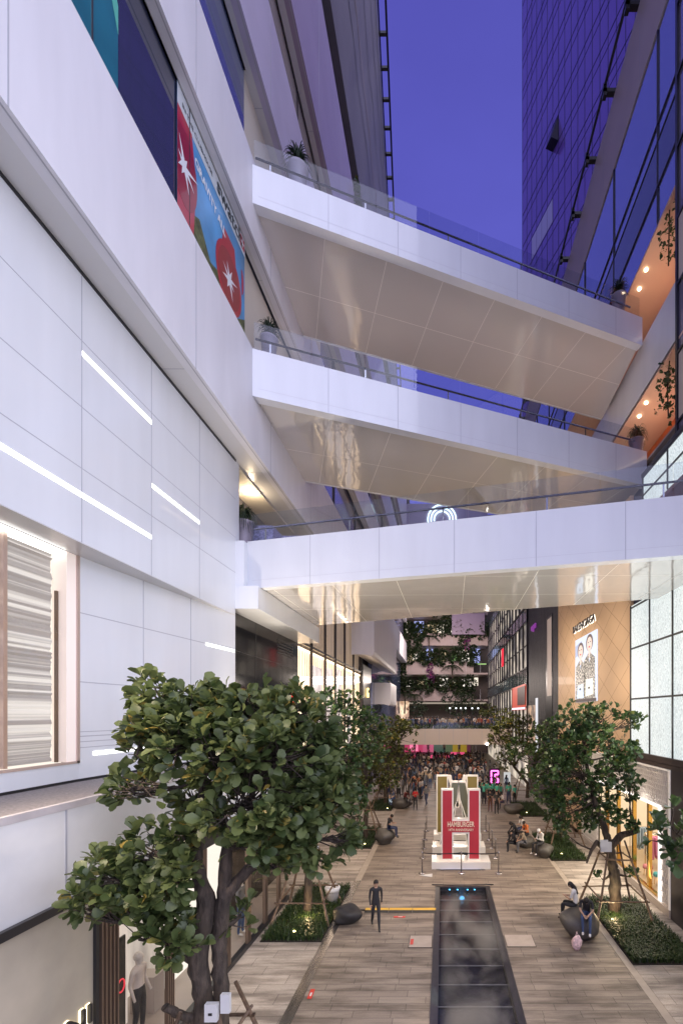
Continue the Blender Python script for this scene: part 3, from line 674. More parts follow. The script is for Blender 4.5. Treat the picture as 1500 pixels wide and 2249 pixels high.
# ================================================================ RIGHT MALL BUILDING (upper floors)
XRR = 9.5
RB = thing('mall_building', 'grey and glass mall building rising along the right side', 'building', (9.5,30,0))
def rr(x, ratio): return EYE + ratio*x
g = MB()
g.box(XRR, XRR+.3, 18.6, 64, 22.8, 25.2, 0)                       # band with leaning lower fold
g.quad((XRR-.004,18.6,23.75),(XRR-.004,64,23.75),(XRR+.0,64,22.8),(XRR+.0,18.6,22.8),0)
g.box(XRR, XRR+2.4, 18.6, 64, 22.8, 22.95, 1)
obj('parapet', g, [WHITE, SOFW], RB)
g = MB(); g.box(XRR,XRR+.3,18.6,64,37.9,41.9,0)
for yy in range(22,64,5): g.box(XRR-.004,XRR,yy,yy+.03,37.9,41.9,1)
obj('roof_parapet', g, [mat('warm_grey_cladding',(.46,.40,.38),.5,var=.05,vscale=.5), JOINT], RB)
gl = MB(); gl.box(XRR+.06, XRR+.2, 18.6, 64, 29.3, 37.9, 0)
yy = 20.2
while yy < 64: gl.box(XRR,XRR+.06,yy,yy+.06,29.3,37.9,1); yy += 5.2
for zz in (33.7,32.9,30.9): gl.box(XRR,XRR+.06,18.6,64,zz,zz+.07,1)
gl.box(XRR+.03,XRR+.07,18.6,64,30.98,33.0,2)
obj('glazing', gl, [BGLASS, DARKFR, mat('dark_green_glass',(.03,.05,.06),.08,coat=.5)], RB)
TERRA = mat('orange_wall', (.62,.16,.05), .45, var=.1)
PINKLIT = mat('pink_lit_ceiling', (.62,.42,.34), .5)  # pinkish light on the ceilings is put into their colour
g = MB(); g.box(XRR+.05,XRR+2.6,18.6,64,29.2,29.3,0)
obj('balcony_ceiling', g, PINKLIT, RB)
g = MB(); g.box(XRR+2.4,XRR+2.6,18.6,64,25.0,29.2,0); g.box(XRR+2.36,XRR+2.4,18.6,64,27.0,27.35,1); obj('balcony_wall', g, [TERRA, emat('cove_light',(1.,.75,.5),2.2)], RB)
g = MB(); g.box(XRR+.1,XRR+2.6,18.6,64,25.0,25.1); g.box(XRR+.1,XRR+2.6,18.6,64,19.4,19.5); obj('balcony_floor', g, mat('balcony_stone',(.35,.30,.28),.6), RB)
g = MB(); g.box(XRR+.05,XRR+2.6,18.0,64,22.7,22.8,0); obj('balcony_ceiling', g, PINKLIT, RB)
g = MB(); g.box(XRR+2.4,XRR+2.6,18.0,64,19.5,22.7,0); g.box(XRR+2.36,XRR+2.4,18.6,64,20.5,20.9,1); obj('balcony_wall', g, [TERRA, emat('cove_light',(1.,.75,.5),2.2)], RB)
for z in (29.15,22.65):
    for (x,y) in ((10.0,23.2),(9.9,22.2),(10.7,20.6),(10.6,19.9)):
        g = MB(); g.lathe([(.07,.05),(.08,.0),(.07,-.02),(.01,-.025)], (x,y,z), 14); obj('downlight', g, WARML, RB, True)
lamp('balcony_light_upper', 'POINT', (10.5,22.5,27.2), 75, (1.,.66,.42), .15)
lamp('balcony_light_lower', 'POINT', (10.5,22.5,21.0), 60, (1.,.62,.40), .15)
# corner curtain wall nearest the viewer, and the building core
g = MB(); g.box(XRR-.02,XRR+.1,18.45,18.6,17.5,60,0)
for zz in (19.3,22.1,24.9,27.6,30.5,33.4,36.3,40,44,48): g.box(XRR-.02,XRR+.05,4,18.45,zz,zz+.1,0)
for yy in (15.6,12.6,9.6): g.box(XRR-.02,XRR+.05,yy,yy+.09,17.5,60,0)
cwr = obj('corner_curtain_wall', g, BLACK, RB)
g = MB(); g.box(XRR+.06,XRR+.12,4,18.45,17.5,60); sub('pane', g, mat('corner_glass',(.16,.15,.22),.07,coat=.5,spec=.9), cwr)
g = MB(); g.box(XRR+.02,XRR+.06,4,18.40,19.4,22.05); g.box(XRR+.02,XRR+.06,4,18.4,24.95,27.55); sub('blind', g, mat('pale_blind',(.6,.53,.45),.5), cwr)
g = MB(); g.box(XRR+2.6,40,18.6,64,0,41.5); g.box(XRR+.2,XRR+2.6,18.6,64,29.3,41.5); g.box(XRR+.3,40,4,18.4,17.5,60); g.box(XRR+.3,XRR+2.6,18.6,64,12,19.4)
g.box(8.62,40,20.5,33.2,5.5,17.3); g.box(8.62,40,33.2,85,0,18.4)
obj('core', g, mat('core_grey',(.20,.19,.20),.7), RB)
g = MB(); g.tube([(XRR-.52,18.6,42.4),(XRR-.52,64,42.4)], .08, 6)
t = thing('roof_rail', 'black cleaning rail on brackets along the roof edge of the right building', 'rail', (9,40,42)); obj('rail_bar', g, BLACK, t)
yy = 19
while yy < 64:
    g = MB(); g.box(XRR-.62,XRR+.1,yy,yy+.26,42.0,42.2); g.box(XRR-.62,XRR-.42,yy,yy+.26,41.8,42.45); obj('bracket', g, BLACK, t); yy += 3.1

# glowing patterned shop block
GB = thing('shop_building', 'shop building with glowing patterned white panels in a black grid', 'building', (8.4,14,0))
def panelblock(y0, y1, z0, z1, yl, zl, nm):
    g = MB(); g.box(8.4,8.5,y0,y1,z0,z1,0)
    for yy in yl: g.box(8.36,8.42,yy-.035,yy+.035,z0,z1,1)
    for zz in zl: g.box(8.37,8.42,y0,y1,zz-.035,zz+.035,1)
    return obj(nm, g, [GLOWP, BLACK], GB)
panelblock(4,20.38,5.86,12.3,(20.34,18.48,16.63,14.78,12.9,11,9.1,7.2),(8.15,10.38,12.2),'lit_panel')
panelblock(4,19.15,15.9,17.45,(19.1,17.0,15.0,13,11,9),(16.65,17.41),'lit_panel')
g = MB(); g.prism([(8.4,4),(10.6,4),(10.6,19.2),(8.4,19.2)],15.75,15.9,1); g.box(8.36,10.8,4,19.2,17.45,17.6,2); g.box(8.5,14,4,20.4,5.45,12.3,0); g.box(11.3,14,4,33,0,5.45,0); g.box(10.4,14,4,20.4,12.3,17.45,0); g.box(8.5,10.6,4,19.2,15.9,17.44,2)
obj('body', g, [mat('shop_core',(.12,.10,.10),.6), mat('plum_soffit',(.12,.04,.08),.4), BLACK], GB)
g = MB(); g.box(10.3,10.4,4,20.4,12.3,15.75,0); obj('back_wall', g, mat('rose_wall',(.60,.18,.16),.5), GB)
g = MB(); g.box(8.28,8.5,4,20.42,5.62,5.86); g.box(8.30,8.5,4,20.42,5.45,5.60); obj('beam', g, mat('brown_beam',(.05,.035,.035),.4), GB)
# honeycomb portal and shop window
hx = 8.3
HON = mat('white_screen',(.74,.70,.66),.5); HLIT = emat('lit_edge',(1.,.93,.86),1.1)
g = MB()
def hexgrid(g, y0, y1, z0, z1, s=.17):
    g.box(hx+.06,hx+.09,y0,y1,z0,z1,1)
    r = 0; z = z0
    while z < z1:
        y = y0 + (s*.5 if r%2 else 0)
        while y < y1-.02:
            ya, yb = y, min(y+s, y1)
            g.box(hx+.01,hx+.06,ya,ya+.022,z,min(z+.20,z1),0)
            ym = (ya+yb)/2; zt_ = min(z+.20,z1)
            g.add([(hx+.0,ya,zt_-.03),(hx,ym,zt_+.03),(hx,yb,zt_-.03),(hx,yb,zt_+.005),(hx,ym,zt_+.065),(hx,ya,zt_+.005)],[(0,1,4,5),(1,2,3,4)],0)
            y += s
        z += .20; r += 1
hexgrid(g, 16.75, 25.0, 3.98, 5.35); hexgrid(g, 16.75, 17.35, .35, 3.98); hexgrid(g, 24.6, 27.4, .35, 3.98); hexgrid(g, 25,27.4,3.98,5.35)
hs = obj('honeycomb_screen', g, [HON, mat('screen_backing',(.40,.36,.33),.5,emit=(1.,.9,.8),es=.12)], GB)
g = MB(); g.box(hx,hx+.1,17.35,24.6,3.86,3.97); g.box(hx,hx+.1,17.36,17.60,.3,3.86); obj('lit_edge', g, HLIT, GB)
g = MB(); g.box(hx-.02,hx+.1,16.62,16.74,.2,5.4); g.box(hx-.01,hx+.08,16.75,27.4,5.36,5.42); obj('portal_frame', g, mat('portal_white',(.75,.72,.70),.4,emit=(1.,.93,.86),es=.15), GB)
g = MB(); g.box(hx-.05,8.5,16.62,27.6,0,.30,0); g.box(hx,8.6,4,16.6,0,5.45,1); g.box(8.4,8.6,20.4,33.2,0,.2,0); obj('plinth', g, [mat('pale_step',(.45,.40,.36),.4), mat('dark_cladding',(.03,.025,.03),.3)], GB)
sw = MB()
for yy in (18.6,20.1,21.9,23.4): sw.box(8.40,8.55,yy,yy+.16,.3,3.86)
sw.box(8.38,8.5,17.46,24.6,.3,.42)
swo = obj('shop_window', sw, GOLD, GB)
g = MB(); g.quad((8.44,17.4,.4),(8.44,24.6,.4),(8.44,24.6,3.86),(8.44,17.4,3.86)); sub('pane', g, SHOPGL, swo)
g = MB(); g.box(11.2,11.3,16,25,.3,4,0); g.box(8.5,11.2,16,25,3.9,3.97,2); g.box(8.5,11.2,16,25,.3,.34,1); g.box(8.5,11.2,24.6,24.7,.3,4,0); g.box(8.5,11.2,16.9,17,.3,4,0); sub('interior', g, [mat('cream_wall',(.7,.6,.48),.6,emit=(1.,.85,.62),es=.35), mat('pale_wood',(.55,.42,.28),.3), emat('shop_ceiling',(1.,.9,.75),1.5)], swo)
# body of the block was solid to x=8.5: leave the shop hollow by using the interior in front of it
lamp('boutique_light', 'AREA', (9.6,20.5,3.8), 110, (1.,.84,.62), (2,6), (9.4,20.5,0))
for k, (y, c) in enumerate(((18.1,(.55,.6,.7)),(18.9,(.75,.7,.62)),(19.5,(.2,.22,.3)),(20.9,(.6,.2,.35)),(21.4,(.75,.72,.68)),(22.6,(.3,.4,.5)))):
    t = thing('clothes_rail', ['clothes rail of grey-blue garments behind the right shop window','clothes rail of cream garments behind the right shop window','clothes rail of navy garments behind the right shop window','clothes rail of rose garments behind the right shop window','clothes rail of white garments behind the right shop window','clothes rail of slate garments behind the right shop window'][k], 'clothes rail', (9.8,y,.34))
    g = MB(); g.tube([(9.5,y,.34),(9.5,y,1.9),(10.4,y,1.9),(10.4,y,.34)], .02, 6); obj('frame', g, GOLD, t)
    for q in range(6):
        g = MB(); xx = 9.57+q*.14; h_ = .8+.25*rnd.random()
        g.prism([(xx-.035,y-.2),(xx+.035,y-.2),(xx+.045,y+.2),(xx-.045,y+.2)], 1.85-h_, 1.83); obj('garment', g, mat('garment%d%d'%(k,q%2),tuple(min(1,v*(1+.25*(q%2))) for v in c),.8), t)
for k, (y, c, nm) in enumerate(((18.0,(.65,.05,.12),'red'),(19.0,(.05,.4,.45),'teal'),(20.0,(.7,.25,.3),'pink'))):
    t = thing('display_stool', '%s cushioned stool inside the right shop window'%nm, 'stool', (9.0,y,.34))
    g = MB(); g.lathe([(.2,.36),(.22,.42),(.2,.5),(.05,.52)], (9.0,y,.34), 16); obj('cushion', g, mat('stool_'+nm,c,.6), t, True)
    for a in range(4):
        g = MB(); g.tube([(9.0+.14*math.cos(a*1.57+.8),y+.14*math.sin(a*1.57+.8),.70),(9.0+.18*math.cos(a*1.57+.8),y+.18*math.sin(a*1.57+.8),.34)], .014, 5); obj('leg', g, GOLD, t)

# tan panelled wall with poster
TB = thing('shop_building', 'tan panelled building with a diamond joint pattern and a tall lit poster', 'building', (8.4,27,0))
g = MB(); g.box(8.4,8.55,20.42,33.2,5.4,17.3,0); g.box(8.4,8.55,27.6,33.2,0,5.4,0)
def clipl(y0,y1,z0,z1,zc,s):
    pts=[]
    for y in (y0,y1):
        z=zc+s*(y-y0)
        pts.append((y,z))
    (ya,za),(yb,zb_)=pts; t0,t1=0,1
    for lim,sgn in ((z0,1),(z1,-1)):
        da=(za-lim)*sgn; db=(zb_-lim)*sgn
        if da<0 and db<0: return None
        if da<0: t0=max(t0,-da/(db-da))
        elif db<0: t1=min(t1,da/(da-db))
    if t1-t0<.01: return None
    return (ya+(yb-ya)*t0, za+(zb_-za)*t0),(ya+(yb-ya)*t1, za+(zb_-za)*t1)
for s in (.634,-.634):
    for k in range(-16,30):
        q = clipl(20.5,33.1,5.45,17.2,k*1.39,s)
        if q:
            (a,b),(c,d)=q; g.quad((8.397,a,b-.012),(8.397,c,d-.012),(8.397,c,d+.012),(8.397,a,b+.012),1)
g.box(8.39,8.40,20.42,20.47,0,12,1)
obj('wall', g, [TAN, mat('tan_joint',(.22,.13,.08),.7)], TB)
g = text_mb('BALENCIAGA', .62, (8.33,29.15,12.62), (0,-1,0),(0,0,1), .02, sx=1.12)
t = thing('shop_sign', 'black capital letters BALENCIAGA standing off the tan wall', 'sign', (8.3,27,12.6)); obj('letters', g, mat('black_letter',(.02,.02,.02),.4), t)
g = text_mb('BALENCIAGA', .62, (8.39,29.17,12.585), (0,-1,0),(0,0,1), .003, sx=1.12); obj('halo', g, emat('letter_halo',(1.,.93,.82),2.0), t)
# poster: two women in dark sequinned coats holding pale bags
PO = thing('poster', 'tall lit poster of two women holding bags on the tan wall', 'poster', (8.35,26.7,8.2))
px0, py1, pz0, pz1 = 8.34, 28.7, 8.2, 12.1
g = MB(); g.box(8.34,8.40,24.72,28.72,pz0,pz1,0); obj('frame', g, emat('poster_ground',(.62,.66,.80),1.15), PO)
def shape(pts, x, m, nm, parent=PO):      # pts in poster units: u 0..1 left to right, w 0..1 upwards
    g = MB(); n=len(pts); vs=[(x, 28.7-u*3.96, pz0+w*(pz1-pz0)) for u,w in pts]; vs2=[(x+.003,b,c) for a,b,c in vs]
    g.add(vs+vs2,[tuple(range(n)),tuple(range(n,2*n))[::-1]]+[(i,(i+1)%n,(i+1)%n+n,i+n) for i in range(n)]); return obj(nm, g, m, parent)
def ell(cu,cw,ru,rw,n=20,a0=0,a1=360): return [(cu+ru*math.cos(R(a0+(a1-a0)*k/n)), cw+rw*math.sin(R(a0+(a1-a0)*k/n))) for k in range(n+(a1-a0<360))]
SK = emat('print_skin',(.90,.66,.56),1.0); HR = emat('print_hair',(.16,.11,.10),.8); CO = lit_texture('print_sequins',(.03,.025,.02),(.75,.66,.55),.9,'noise',s=9,d=2,p0=.48,p1=.58,base=.05)
LP = emat('print_lips',(.65,.05,.08),1.); EY = emat('print_eyes',(.05,.04,.05),1.); BG1 = emat('print_bag',(.95,.92,.80),1.1); BG2 = emat('print_bag_blue',(.62,.74,.90),1.1); DK = emat('print_dark',(.07,.05,.05),1.); GB_ = emat('print_grey_block',(.45,.50,.68),1.)  # dark print for the base strip and bag clasps
shape([(.0,.72),(.33,.76),(.33,.94),(.0,.90)],8.337,GB_,'print_block')
for (cu, top) in ((.28,.80),(.70,.86)):
    shape(ell(cu,top,.155,.125),8.334,HR,'print_hair'); 
    shape([(cu-.06,top-.22),(cu+.06,top-.22),(cu+.05,top-.06),(cu-.05,top-.06)],8.332,SK,'print_neck')
    shape(ell(cu,top-.02,.115,.105),8.329,SK,'print_face')
    for s in (-1,1): shape(ell(cu+s*.045,top+.008,.022,.008,10),8.326,EY,'print_eye')
    shape(ell(cu,top-.062,.035,.012,10),8.326,LP,'print_lips')
    shape([(cu-.05,top-.15),(cu-.24,top-.24),(cu-.25,.02),(cu+.26,.02),(cu+.24,top-.24),(cu+.05,top-.15),(cu,top-.3)],8.327,CO,'print_coat')
shape([(.10,.06),(.44,.06),(.41,.28),(.14,.26)],8.323,BG2,'print_bag'); shape([(.52,.08),(.88,.10),(.86,.33),(.54,.33)],8.323,BG1,'print_bag')
shape([(.0,.0),(1,.0),(1,.045),(0,.045)],8.321,DK,'print_base')
for a in (.2,.62): shape(ell(a+.07,.20,.05,.018,10),8.318,DK,'print_clasp')

# charcoal brick building
KB = thing('brick_building', 'charcoal brick building between the tan wall and the far glass building', 'building', (8.4,39,0))
g = MB(); g.box(8.4,8.6,33.2,45,0,18.4,0); obj('wall', g, BRICK, KB)
g = MB(); g.box(8.36,8.42,34.9,37.0,3.5,15.2,0); wo_ = obj('window', g, BLACK, KB)
g = MB(); g.box(8.34,8.37,35.1,36.5,8.9,15.0); sub('blind', g, mat('pale_panel',(.48,.42,.40),.5,emit=(1.,.85,.8),es=.08), wo_)
g = MB(); g.box(8.38,8.42,41.5,45,4,8.3,0); g.box(8.36,8.38,40.2,41.2,4,8.9,1); obj('shop_window', g, [lit_texture('far_shop',(.03,.02,.02),(.6,.35,.2),.8,'noise',s=1.2,d=7,p0=.45,p1=.62), emat('white_poster',(.8,.8,.85),.8)], KB)
for (yy,zz,s) in ((41.8,15.2,1.5),(38.3,16.9,1.6)):
    g = text_mb('vogue', s*.62, (8.3,yy+.9,zz), (0,-1,0),(0,0,1), .05, sx=1.0)
    t = thing('shop_sign', 'small purple glowing sign %s on the charcoal brick wall'%('lower and farther' if yy>40 else 'higher and nearer'), 'sign', (8.35,yy,zz), 0, 'purple signs on the brick wall'); obj('letters', g, emat('purple_neon',(.18,.03,.22),1.0), t)
# far glass building on the right
FB = thing('glass_building', 'far lit glass building behind the brick wall with greenish floors', 'building', (8.4,60,0))
TEALG = mat('teal_glass',(.10,.16,.18),.12,coat=.5)
g = MB(); g.box(8.3,8.6,45,85,10.4,12.0,0); g.box(8.3,8.6,45,85,16.6,18.2,0); g.box(8.3,8.6,45,85,22.6,24,0); obj('spandrel', g, TEALG, FB)
g = MB(); g.box(8.45,8.6,45,85,0,10.4); g.box(8.45,8.6,45,85,12.0,16.6); g.box(8.45,8.6,45,85,18.2,22.6); obj('glazing', g, lit_texture('far_floor_light',(.07,.07,.07),(1.,.86,.68),.75,'noise',scale=(1,.8,1),s=.55,d=9,p0=.42,p1=.68), FB)
g = MB()
yy=45
while yy<85:
    g.box(8.25,8.45,yy,yy+.12,4,24); yy+=2.4
for z in (12,10.4,16.6,14.2,18.2,20.5,22.6,8.1): g.box(8.22,8.3,45,85,z,z+.12)
obj('mullion', g, DARKFR, FB)
g = MB(); g.box(8.2,8.3,45.5,54,7.9,10.5,0); g.box(8.15,8.2,45.5,54,7.95,8.15,1); g.box(8.15,8.2,45.3,50,8.4,10.3,2); obj('red_canopy', g, [emat('red_room',(.55,.05,.02),.9), emat('canopy_edge',(.9,.8,.9),1.2), mat('dark_red',(.10,.01,.01),.5)], FB)
g = MB(); g.box(8.1,8.25,62,63.2,14.0,16.4); obj('red_banner', g, emat('red_banner',(.9,.02,.05),1.0), FB)

# ================================================================ TOWER
TW = thing('office_tower', 'tall purple glass office tower rising behind the right building', 'tower', (10.8,62,0))
a = Vector((10.8,62)); dv = Vector((.342,-1)).normalized(); b = a + dv*33; nl = Vector((-dv.y, dv.x)); 
if nl.x < 0: nl = -nl
g = MB(); g.prism([tuple(a),tuple(b),tuple(b+nl*30),tuple(a+nl*30)],0,130,0); obj('glass_skin', g, PGLASS, TW)
g = MB(); s_=0; k=0; on = -nl
while s_ < 33:
    p = a+dv*s_; g.slab(p, p+dv*.035, on, .03, 0, 130); s_ += 1.25; k += 1
z=20.0
while z < 130:
    g.slab(a,b,on,.03,z,z+.08); g.slab(a,b,on,.025,z+3.1,z+3.16); z += 4.25
obj('mullion', g, mat('tower_line',(.018,.015,.04),.5), TW)
for (s_,z) in ((7.5,75.3),(6.3,105),(6.3,96.5)):
    p = a+dv*s_; q = p+dv*1.2
    g = MB(); g.add([(*p,z),(*q,z),(*(q),z+3),(*(p),z+3),(*(p+on*1.0),z),(*(q+on*1.0),z)],[(4,5,2,3),(0,1,2,3),(0,4,3),(1,2,5),(0,1,5,4)]); obj('open_window', g, mat('window_shade',(.012,.012,.02),.4), TW)
g = MB()
g.slab(a+dv*2.55,a+dv*7.45,on,.02,67.0,69.7)
obj('lit_window', g, mat('lit_office',(.2,.2,.3),.3,emit=(.42,.36,.75),es=.10), TW)

# ================================================================ BACK BUILDING AND FAR BRIDGE
BB = thing('terrace_building', 'far building of planted balcony terraces closing the street', 'building', (0,84,0))
FAC = mat('pink_beige_cladding',(.34,.27,.26),.55,var=.05,vscale=.3)
g = MB(); g.box(-20,30,88,100,0,46,0); obj('core', g, mat('dim_room',(.10,.08,.07),.7), BB)
for i,(z0,z1) in enumerate(((10.1,12.0),(15.0,17.1),(20.3,22.3),(26.0,28.0),(31.5,46))):
    g = MB(); g.box(-14,5.6 if i<2 else 8.2,83.4,83.8,z0,z1); g.box(-14,8.2,83.4,88,z0-.3,z0)
    x=-14
    while x<8: g.box(x,x+.05,83.38,83.4,z0,z1,1); x+=2.6
    obj('parapet', g, [FAC if i<4 else mat('purple_lit_cladding',(.32,.27,.42),.5), JOINT], BB)  # topmost parapet: purple light on a white wall put into its colour
g = MB(); g.box(1.6,7.5,82,83.4,21.8,25.6); obj('hanging_box', g, mat('mauve_box',(.22,.17,.24),.5,emit=(.8,.6,.7),es=.0), BB)
RW = random.Random(3)
for (z,h_) in ((12.2,2.6),(17.2,3.0),(22.4,3.3),(28,3)):
    for k in range(9):
        x = -12+k*2.2+RW.uniform(-.5,.5); w_=RW.uniform(.6,1.9)
        c = RW.choice([(1.,.75,.45),(.9,.8,.65),(.25,.5,.15),(1.,.9,.8),(.35,.4,.8)])
        g = MB(); g.box(x,x+w_,87.9,87.99,z+RW.uniform(0,.8),z+h_*RW.uniform(.6,1.)); obj('lit_window', g, mat('far_window_%d'%int(c[0]*100+c[1]*10),(.1,.1,.1),emit=c,es=RW.choice([.5,1.0])), BB)
g = MB(); g.box(-9.4,-6.3,84.2,84.3,6.6,9.8); g.box(-10,8,84.4,84.5,9.3,9.6,1); obj('lit_shopfront', g, [lit_texture('far_front',(.3,.15,.08),(1.,.75,.5),1.,'noise',s=.9,d=5,p0=.4,p1=.6), emat('soft_cove',(.6,.5,.4),.5)], BB)
g = MB(); g.box(-14,8,84.3,84.4,16.6,16.8); obj('green_strip', g, emat('green_strip',(.35,.6,.2),.9), BB)
t = thing('neon_sign', 'white neon spiral sign high on the purple-lit far wall', 'sign', (2,83.2,44))
for r_ in (2.7,2.1,1.5):
    g = MB(); g.tube([(-.2+3.1*0+r_*math.cos(R(a_))*.95,83.1,43.0+r_*math.sin(R(a_))) for a_ in range(0,200,10)], .13, 6); obj('neon_tube', g, emat('white_neon',(.75,1.,1.),2.2), t)

FBR = thing('footbridge', 'far flat footbridge with hedge and onlookers above the crowd', 'footbridge', (0,57,3.65), 0, 'white footbridges crossing between the buildings')
g = MB(); g.box(-7.7,8.4,56,56.3,3.68,5.62,0)
x=-7.5
while x<8.3: g.box(x,x+.03,55.99,56,3.7,5.6,1); x+=1.75
obj('fascia', g, [mat('cream_fascia',(.62,.52,.44),.4,coat=.2), JOINT], FBR)
g = MB(); g.box(-7.7,8.4,56.3,82,4.2,5.3); obj('deck', g, mat('deck_stone',(.3,.28,.27),.6), FBR)
g = MB(); g.box(-7.7,8.4,56.5,56.53,5.5,6.4); obj('balustrade', g, GLASS, FBR)
lamp('under_bridge_fill', 'AREA', (.5,63,3.5), 220, (1.,.80,.66), (12,4), (.5,60,0))  # area lamp added under the far footbridge to brighten the crowd

# stage
ST = thing('stage', 'concert stage with pink green and yellow backdrop beyond the crowd', 'stage', (-1,74,0))
g = MB(); g.box(-6.5,4.6,72,77,0,1.0); obj('platform', g, mat('stage_black',(.02,.02,.02),.5), ST)
for (x0,x1,c,s) in ((-6.5,-3.4,(.9,.08,.22),.8),(-3.4,-1.6,(.85,.15,.3),.9),(-1.6,.3,(.05,.18,.12),.6),(.3,1.6,(.15,.25,.12),.6),(1.6,4.0,(.55,.36,.03),.8),(4.0,4.6,(.3,.06,.12),.5)):
    g = MB(); g.box(x0,x1,76.8,77,1.0,4.4); obj('backdrop', g, emat('backdrop_%d'%int(x0*10+90),c,s*.5), ST)
g = MB(); g.box(-5.6,-4.2,76.4,76.5,1.2,2.4); g.box(1.2,3.4,72.2,72.3,.9,1.4,1); g.box(-5,1,72-.05,72,.45,.95,1); obj('stage_front', g, [emat('pink_box',(.9,.2,.35),1.), emat('pink_front',(.75,.08,.2),.8)], ST)
for (x,z,c) in ((-1.2,3.6,(.6,1.,.95)),(1.0,3.5,(1.,.8,.5)),(2.4,3.55,(1.,.8,.5)),(-5.4,3.3,(.9,1.,.9))):
    g = MB(); g.blob((x,75.8,z),(.17,.17,.17),10,6); obj('stage_lamp', g, mat('stage_lamp%d'%int(x*10+99),(0,0,0),emit=c,es=16), ST, True)
lamp('stage_glow', 'POINT', (-1,74,3.2), 260, (1.,.5,.6), .4)
g = MB(); 
for (x,z) in ((4.9,0),): 
    for dx in (0,.5): 
        for dy in (0,.5): g.tube([(x+dx,75+dy,0),(x+dx,75+dy,4.4)], .04, 5)
    k=0
    while k<8: g.tube([(x,75,k*.55),(x+.5,75,k*.55+.5)], .025,4); k+=1
tag(obj('truss_tower', g, STEEL), 'dark metal truss tower at the right of the stage', 'truss')
g = MB(); g.blob((6.3-.9,55.9,3.75),(.12,.08,.12),10,6); tag(obj('floodlight', g, mat('flood',(0,0,0),emit=(1.,.95,.85),es=25), None, True), 'bright round floodlight under the edge of the far footbridge', 'floodlight')

# ================================================================ TREES
BARK = mat('bark', (.052,.038,.028), .85, var=.6, vscale=11, bump=1.0, bscale=16, stretch=(1,1,.30))
LEAF_A = leafmat('leaf_green', (.040,.066,.020), (.155,.190,.066), .38)
LEAF_B = leafmat('leaf_dark', (.022,.050,.016), (.075,.125,.038), .3)
LEAF_C = leafmat('leaf_olive', (.035,.050,.012), (.11,.12,.03), .35)
BAMBOO = mat('stake_wood', (.13,.085,.055), .7, var=.4, vscale=12, bump=.3, bscale=30)
# one obovate leaf: base, midrib points and two folded halves (y forward, z up)
LT = np.array([(0,0,0),(0,.38,.05),(0,.72,.04),(0,1.0,-.06),(-.15,.28,.08),(-.33,.64,.11),(-.21,.92,.02),(.15,.28,.08),(.33,.64,.11),(.21,.92,.02)])
LFACE = [(0,1,4),(4,1,2,5),(5,2,3,6),(0,7,1),(7,8,2,1),(8,9,3,2)]
def leaf_mesh(name, tips, size, seed, mt, parent, per=8, light=False):
    r = np.random.RandomState(seed); V = []; Fc = []; nv = 0
    for (p, ax) in tips:
        ax = np.array(ax)/np.linalg.norm(ax)
        t1 = np.cross(ax, (0.3,0.2,1.)); t1 /= np.linalg.norm(t1)+1e-9; t2 = np.cross(ax, t1); ph0 = r.rand()*6.28
        m = r.randint(per-2, per+3)
        for k in range(m):
            ph = ph0 + k*2.4; el = .05 + .95*(k/m)*r.uniform(.6,1.1)      # inner leaves stand up, outer lie open
            rad = t1*math.cos(ph) + t2*math.sin(ph)
            fw = ax*math.cos(el*1.35) + rad*math.sin(el*1.35) + np.array((0,0,-.34))*el + r.normal(0,.24,3); fw /= np.linalg.norm(fw)
            up = ax*.8 + rad*-.35 + np.array((0,0,.5)) + r.normal(0,.18,3); up -= fw*np.dot(up,fw); up /= np.linalg.norm(up)+1e-9
            rt = np.cross(fw, up); s = size*r.uniform(.45,1.25)
            M_ = np.stack([rt, fw, up]); q = (LT*s) @ M_ + np.array(p) + fw*s*.15 + r.normal(0,.02,3)
            V.append(q); Fc += [tuple(i+nv for i in f) for f in LFACE]; nv += len(LT)
    V = np.concatenate(V); me = bpy.data.meshes.new(name); me.from_pydata(V.tolist(), [], Fc); me.materials.append(mt)
    me.polygons.foreach_set('use_smooth', [True]*len(Fc))
    o = bpy.data.objects.new(name, me); COL.objects.link(o); o.parent = parent; o.matrix_parent_inverse = Matrix.Translation(-parent.location); return o

